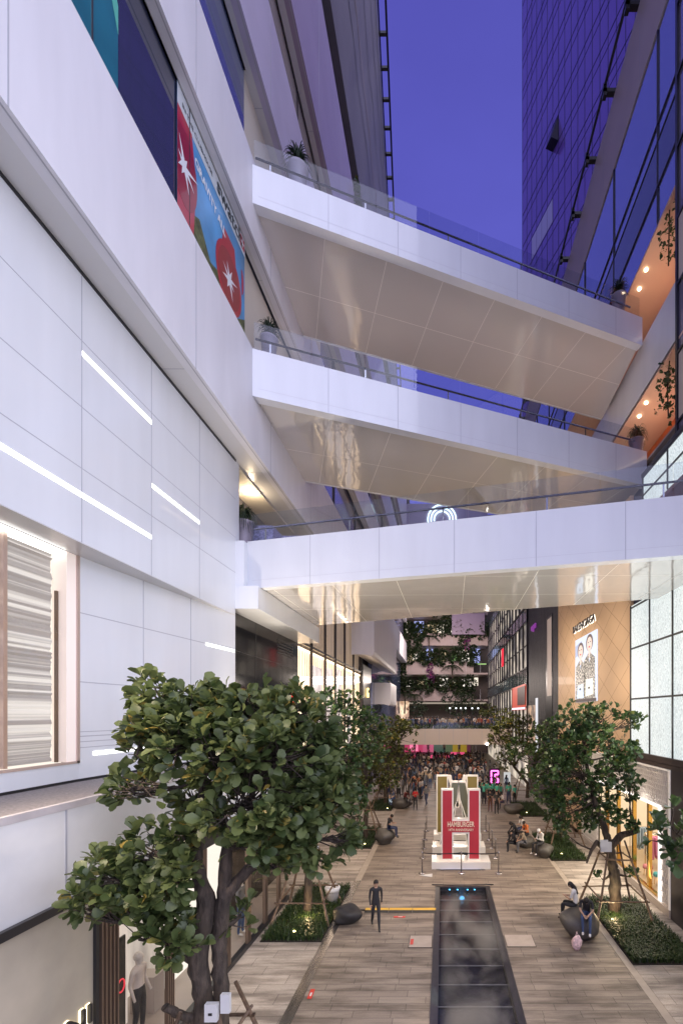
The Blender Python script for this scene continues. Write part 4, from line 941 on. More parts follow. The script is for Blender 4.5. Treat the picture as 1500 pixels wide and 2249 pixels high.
def curve(a, b, bend, n, rr_, wob=.06):
    a = Vector(a); b = Vector(b); L = (b-a).length; mid = (a+b)/2 + Vector(bend)
    out = []
    for i in range(n+1):
        t = i/n; p = a*(1-t)**2 + mid*2*t*(1-t) + b*t*t
        if 0 < i < n: p += Vector((rr_.uniform(-1,1),rr_.uniform(-1,1),rr_.uniform(-1,1)))*wob*L*.3
        out.append(p)
    return out
def tree(label, base, stems, blobs, tipn, size, seed, mt, group='trees planted in rows along the street', name='broadleaf_tree', gap=.12, per=8):
    """stems: list of (points, radii); blobs: (centre, radii)"""
    r = random.Random(seed); t = thing(name, label, 'tree', base, 0, group)
    g = MB(); nodes = []
    for pts, rad in stems:
        P = [Vector(p) for p in pts]; pp = []; rd = []
        for i in range(len(P)-1):
            for k in range(7):
                f = k/7; q = P[i].lerp(P[i+1], f); q += Vector((r.uniform(-1,1),r.uniform(-1,1),0))*rad[i]*.12; pp.append(q); rd.append((rad[i]*(1-f)+rad[i+1]*f)*r.uniform(.93,1.07))
        pp.append(P[-1]); rd.append(rad[-1]); g.tube(pp, rd, 10); nodes += [(p, w) for p, w in zip(pp[len(pp)//2:], rd[len(rd)//2:])]
    vol = [b[1][0]*b[1][1]*b[1][2] for b in blobs]; tot = sum(v**.75 for v in vol); tips = []
    for (c, rd), v in zip(blobs, vol):
        c = Vector(c); s_ = min(nodes, key=lambda q: (q[0]-c).length)
        lw = min(s_[1]*.6, .07); ln = curve(s_[0], c, (r.uniform(-.1,.1), r.uniform(-.1,.1), -.15), 6, r)
        g.tube(ln, [lw*(1-.75*i/6) for i in range(7)], 7); n_ = max(4, int(tipn*v**.75/tot)); k = 0; tries = 0
        while k < n_ and tries < n_*12:
            tries += 1
            d = Vector((r.gauss(0,1), r.gauss(0,1), r.gauss(0,1))).normalized(); q = r.random()**.42
            p = c + Vector((d.x*rd[0], d.y*rd[1], d.z*rd[2]))*q*(1+.35*noise.noise(d*1.7+c))
            if noise.noise(p*1.15+Vector((seed,0,0))) < -gap: continue
            ax = d*.75 + Vector((0,0,.55)) + Vector((r.uniform(-.35,.35),r.uniform(-.35,.35),r.uniform(-.2,.3)))
            tips.append((tuple(p), tuple(ax))); k += 1
            if k % 2 == 0 or tipn > 950:
                st = ln[r.randint(2,6)]; g.tube(curve(st, p, (0,0,-.06), 3, r, .1), [.016,.013,.010,.006], 4, cap=False)
    obj('trunk', g, BARK, t, True)
    leaf_mesh('crown', tips, size, seed, mt, t, per)
    return t
def pblob(px, py, rp, Y, dy=None, sy=1.0):
    c = W(px, py, Y + (dy or 0)); r_ = rp*Y/F; return (tuple(c), (r_, r_*1.0*sy, r_*.85))

# near left tree
Y1 = 7.4
b = [(-3.95,Y1,0)]
stems = [([(-3.95,Y1,0),(-3.9,Y1,1.4),(-3.88,Y1,2.6),(-3.95,Y1-.05,3.5),W(455,1980,Y1),W(430,1900,Y1)],[.20,.17,.15,.15,.14,.10]),
         ([(-3.66,Y1+.15,0),(-3.62,Y1+.15,1.5),(-3.66,Y1+.1,3.0),W(480,2060,Y1+.1),W(492,1960,Y1),W(500,1850,Y1),W(470,1720,Y1)],[.14,.13,.12,.12,.11,.09,.05]),
         ([W(492,1970,Y1),W(545,1910,Y1+.1),W(610,1880,Y1+.3),W(660,1830,Y1+.4)],[.11,.09,.07,.04]),
         ([W(430,1900,Y1),W(440,1800,Y1+.2),W(445,1700,Y1+.2),W(430,1620,Y1+.1)],[.09,.07,.05,.03]),
         ([W(440,2120,Y1),W(400,2095,Y1-.1),W(370,2050,Y1-.2)],[.09,.07,.04]),
         ([W(440,2245,Y1),W(395,2230,Y1-.15),W(362,2212,Y1-.3)],[.08,.07,.06])]
bl = [pblob(335,1525,52,Y1,0), pblob(330,1600,50,Y1,-.2), pblob(430,1570,80,Y1,.1), pblob(540,1545,75,Y1,.2), pblob(640,1570,66,Y1,.1), pblob(390,1640,85,Y1,-.3), pblob(500,1660,95,Y1,-.3),
      pblob(620,1665,95,Y1,0), pblob(700,1650,55,Y1,.5), pblob(300,1660,55,Y1,-.4), pblob(290,1730,52,Y1,-.4), pblob(570,1760,95,Y1,-.2), pblob(690,1755,80,Y1,.2), pblob(420,1750,50,Y1,.5),
      pblob(650,1850,55,Y1,0), pblob(730,1835,45,Y1,.2), pblob(560,1850,48,Y1,-.5), pblob(500,1790,45,Y1,-.6),
      pblob(340,1870,62,Y1,-.3), pblob(250,1930,66,Y1,-.5), pblob(200,1985,45,Y1,-.6), pblob(330,1975,66,Y1,-.4), pblob(400,1920,45,Y1,-.5), pblob(300,2060,60,Y1,-.5), pblob(380,2060,55,Y1,-.4), pblob(530,2010,34,Y1,.4), pblob(400,1830,40,Y1,-.2), pblob(700,1600,40,Y1,.3), pblob(745,1720,42,Y1,.4), pblob(600,1900,34,Y1,-.3), pblob(700,1900,30,Y1,0)]
tree('large leafy tree with forked trunk nearest the viewer on the left', (-3.8,Y1,0), stems, bl, 1150, .215, 11, LEAF_A, gap=.20, per=8)

def midtree(label, X, Y, H1, blobs, tipn, size, seed, mt, lean=(0,0), rad=.17, forks=None):
    top = (X+lean[0], Y+lean[1], H1); stems = [([(X,Y,0),(X+.03,Y,H1*.45),top],[rad,rad*.8,rad*.7])]
    for f in (forks or [(-.7,0,1.2),(.7,.2,1.1),(.1,-.3,1.7)]):
        stems.append(([top,(top[0]+f[0]*.5,top[1]+f[1]*.5,top[2]+f[2]*.45),(top[0]+f[0],top[1]+f[1],top[2]+f[2])],[rad*.65,rad*.45,rad*.25]))
    return tree(label, (X,Y,0), stems, blobs, tipn, size, seed, mt)
# left row
Y=17.0
midtree('leafy tree in the second bed on the left just behind the nearest tree', -5.05, Y, 3.2,
   [pblob(px,py,r_,Y,dy) for px,py,r_,dy in ((700,1555,52,0),(760,1560,50,.3),(810,1600,40,.4),(700,1640,70,0),(780,1660,55,-.4),(830,1640,35,.5),(700,1740,70,0),(770,1740,50,.2),(660,1820,50,-.3),(740,1820,40,0),(620,1600,60,.8),(600,1700,60,.8),(790,1800,24,.6))], 800, .20, 12, LEAF_B)
Y=27.3
midtree('tree in the third bed on the left with yellow-lit lower leaves', -4.65, Y, 3.0,
   [pblob(px,py,r_,Y,dy) for px,py,r_,dy in ((850,1600,38,0),(890,1610,32,.3),(830,1650,45,-.3),(880,1660,30,.3),(790,1640,40,0),(810,1710,38,0),(855,1710,28,0))], 560, .20, 13, LEAF_C)
Y=37.5
midtree('farthest small tree on the left beside the edge of the crowd', -4.75, Y, 3.0,
   [pblob(px,py,r_,Y,dy) for px,py,r_,dy in ((850,1630,26,0),(875,1650,22,0),(830,1660,24,0),(855,1680,24,.3))], 240, .22, 14, LEAF_C)
# right row
Y=17.0
b0=(6.4,Y,0)
stems = [([b0,(6.42,Y,1.3),W(1345,1900,Y),W(1338,1850,Y)],[.24,.20,.18,.17]),
         ([W(1340,1860,Y),W(1365,1835,Y),W(1400,1826,Y-.1),W(1385,1790,Y-.1)],[.15,.13,.10,.06]),
         ([W(1338,1858,Y),W(1325,1810,Y),W(1305,1760,Y),W(1290,1690,Y),W(1280,1620,Y)],[.14,.12,.10,.07,.04]),
         ([W(1340,1880,Y),W(1310,1850,Y-.2),W(1298,1870,Y-.3),W(1288,1897,Y-.4)],[.09,.08,.06,.03])]
tree('tall leafy tree with a forked trunk in the nearest bed on the right', b0, stems,
   [pblob(px,py,r_,Y,dy) for px,py,r_,dy in ((1270,1580,45,0),(1325,1580,40,.2),(1370,1590,30,0),(1398,1588,18,0),(1235,1620,45,.2),(1300,1630,55,-.3),(1360,1640,42,0),(1395,1650,24,0),(1215,1680,45,0),(1270,1700,55,0),(1340,1690,50,-.3),(1385,1710,26,0),(1205,1740,40,.2),(1250,1760,40,0),(1320,1750,40,.3),(1375,1745,24,0),(1215,1800,28,0),(1290,1800,32,.2),(1350,1795,30,-.2),(1385,1800,22,-.3),(1325,1935,16,.2),(1385,1925,18,0),(1240,1830,18,0))], 900, .19, 15, LEAF_B, gap=.2)
Y=26.5
midtree('tree in the second bed on the right behind the tall leafy one', 7.0, Y, 2.7,
   [pblob(px,py,r_,Y,dy) for px,py,r_,dy in ((1190,1620,36,.5),(1150,1650,36,.4),(1225,1660,36,0),(1180,1700,40,0),(1250,1720,30,0),(1215,1760,28,0),(1265,1660,30,.3))], 560, .20, 16, LEAF_B, (-.2,0))
Y=40.5
midtree('farthest tree on the right with yellowish leaves above its bed', 7.5, Y, 2.8,
   [pblob(px,py,r_,Y,dy) for px,py,r_,dy in ((1110,1580,30,0),(1150,1590,28,0),(1090,1620,26,0),(1130,1630,34,0),(1170,1640,26,0),(1110,1670,24,0),(1095,1600,20,.4))], 460, .22, 17, LEAF_C, (-1.2,0))
Y=7.6
tree('leafy branch of a tree reaching in at the right edge', (6.3,Y,0), [([(6.3,Y,0),(6.25,Y,1.6),(6.0,Y,3.4)],[.2,.17,.13]),([(6.0,Y,3.4),(5.2,Y,4.8),(4.1,Y,5.4)],[.10,.07,.03]),([(6.0,Y,3.4),(6.4,Y,4.8),(6.6,Y,6)],[.10,.07,.03])],
   [((3.75,Y,5.75),(.30,.3,.22)),((3.5,Y,5.5),(.16,.3,.14)),((3.95,Y,5.15),(.24,.3,.18)),((4.3,Y,5.5),(.45,.3,.35)),((5.6,Y,5.2),(.7,.8,.7)),((6.6,Y,6.),(1.0,1,.9))], 90, .20, 18, LEAF_B)

# stake frames around the trunks
def stakes(X, Y, h, w, lab, seed=0):
    r = random.Random(seed); t = thing('tree_stakes', lab, 'tree stakes', (X,Y,0), 0, 'wooden stake frames around the trees')
    cs = [(-w,-w),(w,-w),(w,w),(-w,w)]; tp = .28
    for cx,cy in cs:
        g = MB(); a = Vector((X+cx*1.08,Y+cy*1.08,0)); b = Vector((X+cx*tp,Y+cy*tp,h+r.uniform(-.1,.15)))
        g.tube([a, a.lerp(b,.35)+Vector((r.uniform(-.03,.03),0,0)), a.lerp(b,.7)+Vector((0,r.uniform(-.03,.03),0)), b], [.048,.042,.038,.032], 7); obj('pole', g, BAMBOO, t, True)
    for f in (.30,.80):
        s = 1.08*(1-f)+tp*f
        for i in range(4):
            (ax,ay),(bx,by) = cs[i], cs[(i+1)%4]; z = h*f + r.uniform(-.04,.04) + (.05 if i%2 else 0)
            a = Vector((X+ax*s*w/w, Y+ay*s, z)); b = Vector((X+bx*s, Y+by*s, z+r.uniform(-.05,.05))); e_ = (b-a)*.10
            g = MB(); g.tube([a-e_, b+e_], [.034,.028], 6); obj('rail', g, BAMBOO, t, True)
    return t
stakes(-3.8,7.4,2.9,1.05,'wooden stake frame around the forked trunk of the nearest left tree',1)
stakes(-5.05,17,2.5,.95,'wooden stake frame around the trunk in the second left bed',2)
stakes(-4.65,27.3,2.3,.85,'wooden stake frame around the trunk in the third left bed',3)
stakes(-4.75,37.5,2.6,.85,'wooden stake frame at the farthest tree on the left',4)
stakes(6.4,17,2.7,.95,'tall wooden stake frame around the trunk in the nearest right bed',5)
stakes(7.0,26.5,2.4,.9,'wooden stake frame around the trunk in the second right bed',6)
stakes(7.3,40.5,2.7,.9,'wooden stake frame at the farthest tree on the right',7)

# ground uplights in the beds
def uplight(x,y,lab,e_=28):
    t = thing('uplight', lab, 'uplight', (x,y,.03), 0, 'small yellow uplights in the tree beds')
    g = MB(); g.lathe([(.05,0),(.06,.10),(.07,.14)], (x,y,.03), 12); obj('housing', g, BLACK, t, True)
    g = MB(); g.lathe([(.055,.142),(.045,.16),(.01,.165)], (x,y,.03), 12); obj('lens', g, emat('yellow_lens',(1.,.85,.35),9), t, True)
    lamp('uplight_beam','SPOT',(x,y,.22),e_*3.2,(1.,.86,.5),.06,(x+(.3 if x<0 else -.1),y+1.0,4),95,.6)
uplight(-5.0,15.3,'small yellow uplight at the front of the second left bed')
uplight(-4.4,25.6,'small yellow uplight at the front of the third left bed')
uplight(-4.3,35.2,'small yellow uplight in the farthest left bed')
uplight(6.0,16.2,'small yellow uplight at the foot of the nearest right trunk',40)
uplight(6.2,23.8,'small yellow uplight at the front of the second right bed')
uplight(6.2,33.7,'small yellow uplight in the farthest right bed')

# small boxes on the trunks, litter bin, bag
t = thing('junction_box', 'pair of pale electrical boxes fixed on the nearest left tree', 'electrical box', (-3.5,7.2,2.9))
g = MB(); g.box(-3.66,-3.47,6.98,7.06,2.76,3.03); obj('box', g, WHS, t)
g = MB(); g.box(-3.44,-3.30,7.03,7.10,2.86,3.15); obj('box', g, WHS, t)
g = MB(); g.box(-3.6,-3.54,6.975,6.98,2.86,2.90); obj('mark', g, BLACK, t)
t = thing('junction_box', 'white electrical box hanging on the trunk in the nearest right bed', 'electrical box', (6.0,16.6,2.6)); g = MB(); g.box(5.75,6.15,16.6,16.68,2.45,2.8); g.box(5.72,6.0,16.55,16.6,2.62,2.9); obj('box', g, WHS, t)
t = thing('junction_box', 'white electrical box on the trunk in the second left bed', 'electrical box', (-4.6,16.6,2.4)); g = MB(); g.box(-4.8,-4.55,16.6,16.68,2.35,2.65); obj('box', g, WHS, t)
t = thing('litter_bin', 'pale litter bin with a loose liner behind the second left tree', 'bin', (-4.35,17.9,0))
g = MB(); g.lathe([(.20,0),(.27,.55),(.26,.60),(.235,.60),(.235,.5)], (-4.35,17.9,.04), 18); obj('bucket', g, mat('grey_bin',(.30,.30,.32),.4), t, True)
g = MB(); g.lathe([(.275,.48),(.31,.62),(.26,.68),(.22,.55)], (-4.35,17.9,.04), 18); obj('liner', g, mat('bin_liner',(.6,.6,.62),.3), t, True)

# ================================================================ BOULDER SEATS
STONE = mat('seat_stone', (.075,.068,.060), .5, var=.18, vscale=5, bump=.08, bscale=20)
DSTONE = mat('dark_seat', (.022,.021,.022), .6, var=.2, vscale=5)
def boulder(x,y,rx,ry,rz,lab,m=STONE,seed=0):
    g = MB(); g.blob((x,y,rz*.85),(rx,ry,rz),30,18,0,.28,1.1,seed); o = obj('boulder_seat', g, m, None, True); return tag(o, lab, 'boulder seat', 'rounded stone seats along the street')
boulder(4.65,15.35,.66,.60,.50,'large egg-shaped grey boulder seat under two people on the right',STONE,1)
boulder(5.25,23.9,.50,.45,.38,'grey boulder seat under the person in a white scarf',STONE,2)
boulder(4.65,25.6,.50,.45,.36,'grey boulder seat in the middle of the seated group on the right',STONE,3)
boulder(-3.35,26.3,.58,.55,.50,'tall grey boulder seat under the lone man on the left',STONE,4)
boulder(-3.35,36.2,.85,.55,.42,'wide grey boulder seat under the seated pair near the crowd',STONE,5)
boulder(5.3,34.3,.75,.55,.42,'grey boulder seat by the farthest right bed',STONE,6)
boulder(-3.45,16.35,.52,.40,.33,'empty black dented beanbag-like boulder by the second left bed',DSTONE,7)

# ================================================================ HAM LETTER SCULPTURES
WHG = mat('white_gloss', (.78,.76,.72), .3, coat=.3)
def lsc(lab, y, base, c_face, kind, W_=2.85):
    x0, x1 = base; t = thing('letter_sculpture', lab, 'letter sculpture', ((x0+x1)/2, y, 0), 0, 'giant letter sculptures on white bases')
    g = MB(); g.box(x0,x1,y,y+1.15,.0,.34); obj('base', g, WHG, t)
    fm = c_face; yc0, yc1 = y+.35, y+.75
    def bar(a,b,z0,z1):
        g = MB(); g.box(a,b,yc0,yc1,z0,z1,0); g2 = MB(); g2.box(a+.07,b-.07,yc0-.012,yc0-.001,z0+.06,z1-.07)
        return g, g2
    if kind == 'H':
        for (a,b) in ((x0+.46,x0+1.06),(x1-1.06,x1-.46)):
            g, g2 = bar(a,b,.34,3.80); obj('upright', g, WHG, t); obj('upright_face', g2, fm, t)
        g = MB(); g.box(x0+1.06,x1-1.06,yc0+.002,yc1,1.62,2.34); obj('crossbar', g, WHG, t)
        g = MB(); g.box(x0+.98,x1-.98,yc0-.014,yc0-.001,1.70,2.24); obj('crossbar_face', g, fm, t)
    if kind == 'M':
        for (a,b) in ((x0+.16,x0+.86),(x1-.86,x1-.16)):
            g, g2 = bar(a,b,.34,3.80); obj('upright', g, WHG, t); obj('upright_face', g2, fm, t)
        xm = (x0+x1)/2
        for s in (-1,1):
            g = MB(); xo = xm+s*(.58); g.add([(xo,yc0+.03,3.78),(xo+s*-.22,yc0+.03,3.78),(xm-s*.1,yc0+.03,2.0),(xm+s*.1,yc0+.03,1.8),(xo,yc1-.03,3.78),(xo+s*-.22,yc1-.03,3.78),(xm-s*.1,yc1-.03,2.0),(xm+s*.1,yc1-.03,1.8)],
                [(0,1,2,3),(4,5,6,7),(0,1,5,4),(1,2,6,5),(2,3,7,6),(3,0,4,7)]); obj('diagonal', g, WHG, t)
    if kind == 'A':
        xm = (x0+x1)/2
        for s in (-1,1):
            for (o_, mt, in_, yy0, yy1, nm) in ((0,WHG,0,yc0,yc1,'leg'),(1,fm,.07,yc0-.012,yc0-.001,'leg_face')):
                P = [(xm+s*(.40-in_*.6),3.80-in_),(xm+s*(1.06-in_),.36+in_),(xm+s*(.44+in_),.36+in_),(xm+s*(.04+in_*.7),3.05 if not o_ else 2.95),(xm+s*.02,3.80-in_)]
                n=len(P); vs=[(a,yy0,b) for a,b in P]+[(a,yy1,b) for a,b in P]
                g = MB(); g.add(vs,[tuple(range(n)),tuple(range(n,2*n))[::-1]]+[(i,(i+1)%n,(i+1)%n+n,i+n) for i in range(n)]); obj(nm, g, mt, t)
        g = MB(); g.box(xm-.5,xm+.5,yc0+.01,yc1-.01,1.2,1.75); obj('crossbar', g, WHG, t)
        g = MB(); g.box(xm-.40,xm+.40,yc0-.008,yc0+.004,1.27,1.68); obj('crossbar_face', g, fm, t)
        for s in (-1,1):
            g = MB(); g.tube([(xm,yc0-.02,3.05),(xm+s*.42,yc0-.02,1.76)], .03, 5); obj('edge_strip', g, WHG, t)
    return t
REDF = mat('crimson_face', (.42,.028,.045), .35, coat=.3, var=.12, vscale=.6)
OLIV = mat('olive_mirror', (.19,.20,.14), .25, metal=.5, coat=.3)
GOLDF = mat('gold_mirror', (.34,.27,.08), .25, metal=.6, coat=.3)
h = lsc('crimson faced letter H sculpture in front, nearest the channel', 21.9, (-.55,2.28), REDF, 'H')
CREAM = mat('cream_lettering', (.80,.66,.52), .5)
xm = (-.55+2.28)/2
g = text_mb('HAMBURGER', .36, (xm,22.228,1.97), (1,0,0),(0,0,1), .004, center=True, sx=.62, bold=.006); obj('lettering', g, CREAM, h)
g = text_mb('14TH ANNIVERSARY', .175, (xm,22.228,1.76), (1,0,0),(0,0,1), .004, center=True, sx=.78, bold=.002); obj('lettering', g, CREAM, h)
lsc('olive faced letter A sculpture standing in the middle', 24.4, (-.58,2.27), OLIV, 'A')
lsc('gold faced letter M sculpture standing at the back', 26.9, (-.56,2.26), GOLDF, 'M')

# rope barrier posts
PST = []
def post(x,y,lab):
    t = thing('barrier_post', lab, 'barrier post', (x,y,0), 0, 'belt barrier posts round the letters')
    g = MB(); g.lathe([(.17,0),(.17,.02),(.06,.05),(.03,.07)], (x,y,0), 16); obj('foot', g, STEEL, t, True)
    g = MB(); g.lathe([(.028,.05),(.028,.93),(.035,.94),(.035,1.02),(.01,1.03)], (x,y,0), 10); obj('pole', g, STEEL, t, True)
    PST.append((x,y))
names = ['front left','front middle','front right']
xs = [-.98, .86, 2.60]
for i, x in enumerate(xs): post(x,21.35,'belt barrier post at the %s of the letter sculptures'%names[i])
for i, y in enumerate((23.6,25.3,27.0,29.0)):
    post(2.72,y,'belt barrier post %s along the right of the letters'%['first behind the corner','second behind the corner','third behind the corner','last'][i])
    post(-1.05,y,'belt barrier post %s along the left of the letters'%['first behind the corner','second behind the corner','third behind the corner','last'][i])
def belt(a,b,lab):
    g = MB(); n_=8
    pts=[(a[0]+(b[0]-a[0])*k/n_, a[1]+(b[1]-a[1])*k/n_, .97-.05*4*(k/n_)*(1-k/n_)) for k in range(n_+1)]
    for p,q in zip(pts[:-1],pts[1:]): g.add([(p[0],p[1],p[2]-.03),(q[0],q[1],q[2]-.03),(q[0],q[1],q[2]+.02),(p[0],p[1],p[2]+.02),(p[0]+.004,p[1]+.006,p[2]-.03),(q[0]+.004,q[1]+.006,q[2]-.03),(q[0]+.004,q[1]+.006,q[2]+.02),(p[0]+.004,p[1]+.006,p[2]+.02)],[(0,1,2,3),(4,7,6,5),(0,4,5,1),(3,2,6,7)])
    tag(obj('barrier_belt', g, BLACK), lab, 'belt', 'black belts between the posts')
belt((-.98,21.35),(.86,21.35),'black belt across the left half of the front'); belt((.86,21.35),(2.60,21.35),'black belt across the right half of the front')
for s,x in (('right',2.72),('left',-1.05)):
    for (a,b,w_) in ((21.35,23.6,'nearest'),(23.6,25.3,'second'),(25.3,27,'third'),(27,29,'farthest')): belt((2.6 if (s=='right' and a<22) else (-.98 if a<22 else x),a),(x,b),'black belt on the %s side, %s section from the front'%(s,w_))

# pink neon sign board
t = thing('neon_sign', 'pink neon square bracket sign on a dark board by the crowd', 'sign', (4.9,43,0))
g = MB(); g.box(4.35,5.35,43,43.1,0,2.35); obj('board', g, mat('sign_board',(.03,.015,.025),.5), t)
g = MB(); P=[(5.2,2.1),(4.55,2.1),(4.55,1.0),(5.2,1.0),(5.2,1.35),(4.9,1.35),(4.9,1.75),(5.2,1.75),(5.2,2.1)]
for p,q in zip(P[:-1],P[1:]): g.tube([(p[0],42.95,p[1]),(q[0],42.95,q[1])], .05, 6)
obj('neon_tube', g, emat('pink_neon',(1.,.12,.75),5.), t)
t = thing('easel_board', 'white notice board on an easel by the farthest right bed', 'board', (6.1,43.5,0))
g = MB(); g.box(5.8,6.45,43.5,43.55,.9,1.9); obj('panel', g, emat('notice_panel',(.8,.8,.8),.6), t)
g = MB(); g.tube([(5.75,43.6,0),(6.1,43.6,2.1)],.025,5); g.tube([(6.5,43.6,0),(6.15,43.6,2.1)],.025,5); obj('leg', g, BLACK, t)

# ================================================================ POTTED PLANTS ON THE BRIDGES
POT = mat('lilac_pot', (.34,.30,.36), .5, var=.06)
SPIKE = leafmat('spiky_leaf', (.010,.022,.010), (.030,.055,.022), .1)
def potted(loc, lab, sc_=1.0, pot=True, seed=0, droop=1.0):
    r = random.Random(seed); x,y,z = loc; t = thing('potted_plant', lab, 'potted plant', loc, 0, 'spiky potted plants')
    if pot:
        gp = MB(); gp.lathe([(.22*sc_,0),(.27*sc_,.6*sc_),(.33*sc_,1.22*sc_),(.36*sc_,1.24*sc_),(.36*sc_,1.32*sc_),(.30*sc_,1.32*sc_),(.28*sc_,1.2*sc_)], loc, 22); obj('pot', gp, POT, t, True)
    gl_ = MB(); c = Vector((x,y,z+1.32*sc_)); gs = MB(); gs.tube([c-Vector((0,0,.15*sc_)), c+Vector((0,0,.35*sc_))], .06*sc_, 6); obj('stem', gs, BARK, t)
    for i in range(170):
        a = r.uniform(0,6.283); up = r.uniform(.15,.75)*sc_; out = r.uniform(.25,.60)*sc_; L = 5; w_ = .016*sc_
        s0 = c+Vector((0,0,r.uniform(.12,.38)*sc_)); pts=[]
        for k in range(L+1):
            f=k/L; pts.append(s0+Vector((math.cos(a)*out*f**.8, math.sin(a)*out*f**.8, up*f*1.9-(up*1.4+.30*droop*sc_)*f*f)))
        sd = Vector((-math.sin(a),math.cos(a),0)); vs=[]
        for k,p in enumerate(pts):
            q=w_*(1-.85*(k/L)**2); vs += [p-sd*q, p+sd*q]
        gl_.add(vs,[(2*k,2*k+1,2*k+3,2*k+2) for k in range(L)])
    obj('foliage', gl_, SPIKE, t); return t
potted((-6.15,16.1,19.65),'spiky plant in a tall lilac pot at the left end of the middle footbridge',.85,seed=1)
potted((-5.3,16.6,26.0),'spiky plant in a tall lilac pot at the left end of the topmost footbridge',1.05,seed=2,droop=1.4)
potted((8.3,21.5,25.9),'spiky plant in a pot at the right end of the topmost footbridge',1.0,seed=3)
potted((9.3,21.9,19.35),'spiky plant in a grey pot at the right end of the middle footbridge',1.0,seed=4,droop=1.6)
potted((-7.45,17.0,13.2),'drooping spiky plant under the two spotlights beside the left wall',1.1,seed=5,droop=2.6)
potted((-4.9,18.2,12.05),'small spiky plant just showing above the lowest footbridge',.95,seed=6)
# patterned planters behind the lowest bridge
PLB = lit_texture('violet_speckle',(.10,.09,.20),(.40,.38,.60),.25,'noise',s=24,d=3,p0=.42,p1=.6)
for (x,y,w_,h_,lab) in ((-6.95,17.4,.9,2.0,'violet speckled planter box beside the left wall on the lowest footbridge'),(-6.0,18.4,1.1,2.0,'violet speckled planter box second from the left wall on the lowest footbridge')):
    g = MB(); g.box(x-w_/2,x+w_/2,y,y+1,12.9,13.6+h_*.55,0); tag(obj('planter', g, mat('violet_planter',(.28,.27,.46),.4,var=.5,vscale=16)), lab, 'planter', 'violet planters by the left wall')

# climbing plants on the right building balconies and the left top facade
def hanging(lab, pts, n_, size, seed, name='hanging_plant', mt=LEAF_B):
    r = random.Random(seed); t = thing(name, lab, 'hanging plant', pts[0], 0, 'plants trailing from balconies')
    g = MB(); g.tube(pts, .03, 5); obj('stem', g, BARK, t); tips=[]
    P=[Vector(p) for p in pts]
    for i in range(n_):
        k = r.randrange(len(P)-1); q = P[k].lerp(P[k+1], r.random()); tips.append((tuple(q+Vector((r.gauss(0,.22),r.gauss(0,.22),r.gauss(0,.15)))),(r.uniform(-1,1),r.uniform(-1,.2),r.uniform(-.2,1))))
    leaf_mesh('foliage', tips, size, seed, mt, t, 6); return t
hanging('leafy plant trailing before the upper right balcony ceiling',[(9.75,19.6,29.2),(9.7,19.55,28.0),(9.75,19.7,26.9)],34,.16,31)
hanging('leafy plant trailing before the lower right balcony ceiling',[(9.75,19.6,22.7),(9.55,19.4,21.6),(9.75,19.7,20.3)],60,.17,32)
hanging('dark vine trailing down the grey top of the left building',[(-6.35,33,46.2),(-6.3,33,43.5),(-6.25,33.5,41.5)],30,.35,33)

# far terraces: hanging greenery, each trough its own planting
TGREEN = leafmat('terrace_leaf', (.008,.018,.006), (.030,.050,.018), .15)
VIOLETF = leafmat('violet_flower', (.10,.02,.10), (.28,.07,.25), .2)
def clump(name, lab, c, rad, n_, size, seed, mt=TGREEN, grp='planting on the far terraces', cat='plant', down=False):
    r = random.Random(seed); t = thing(name, lab, cat, c, 0, grp); tips=[]
    for i in range(n_):
        d = Vector((r.gauss(0,1),r.gauss(0,1),r.gauss(0,1))).normalized()*r.random()**.4
        p = Vector(c)+Vector((d.x*rad[0],d.y*rad[1],d.z*rad[2])); tips.append((tuple(p),(d.x,d.y-.3,d.z-(.8 if down else -.4))))
    leaf_mesh('foliage', tips, size, seed, mt, t, 6); return t
k=0
for (z,lst) in ((12.4,(-8.6,-6.2,-3.2,.2,3.2,5.0)),(17.6,(-8.6,-6.3,-3.4,-.6,2.2,5.2)),(22.8,(-8.4,-6.4,-3.6,-.8,2.2,4.8,7.0)),(28.2,(-8,-4.5,-1,2.5,6))):
    for x in lst:
        lv = {12.4:'lowest',17.6:'second',22.8:'third',28.2:'fourth'}[z]; j = lst.index(x)
        clump('terrace_shrub', 'dark shrub on the %s far terrace, number %d from the left of its row'%(lv,j+1) if False else 'dark shrub on the %s far terrace, %s along its row from the left'%(lv,['first','second','third','fourth','fifth','sixth','seventh'][j]), (x+rnd.uniform(-.4,.4),82.8,z+rnd.uniform(-.2,.5)), (rnd.uniform(1.3,2.0),.8,rnd.uniform(1.3,2.4)), 150, .42, 100+k); k+=1
for i,(x,z0,z1) in enumerate(((-7.6,17,12.6),(-4.6,22.5,18.6),(3.6,23,17.5),(-6.6,23,17.8),(.9,28,23.2),(-8.6,27,15))):
    clump('trailing_vine', 'dark vine hanging on the far terraces, %s from the left'%['third','fourth','rightmost','second','fifth','first'][i] , (x,82.9,(z0+z1)/2), (.75,.4,(z0-z1)/2), 95, .38, 150+i, down=True)
clump('flowering_vine','violet flowering vine hanging below the second far terrace',(-2.3,82.8,14.5),(.55,.4,2.6),80,.30,160,VIOLETF)
clump('flowering_vine','violet flowering vine hanging below the third far terrace',(4.3,82.8,20.4),(.45,.4,2.2),55,.30,161,VIOLETF)
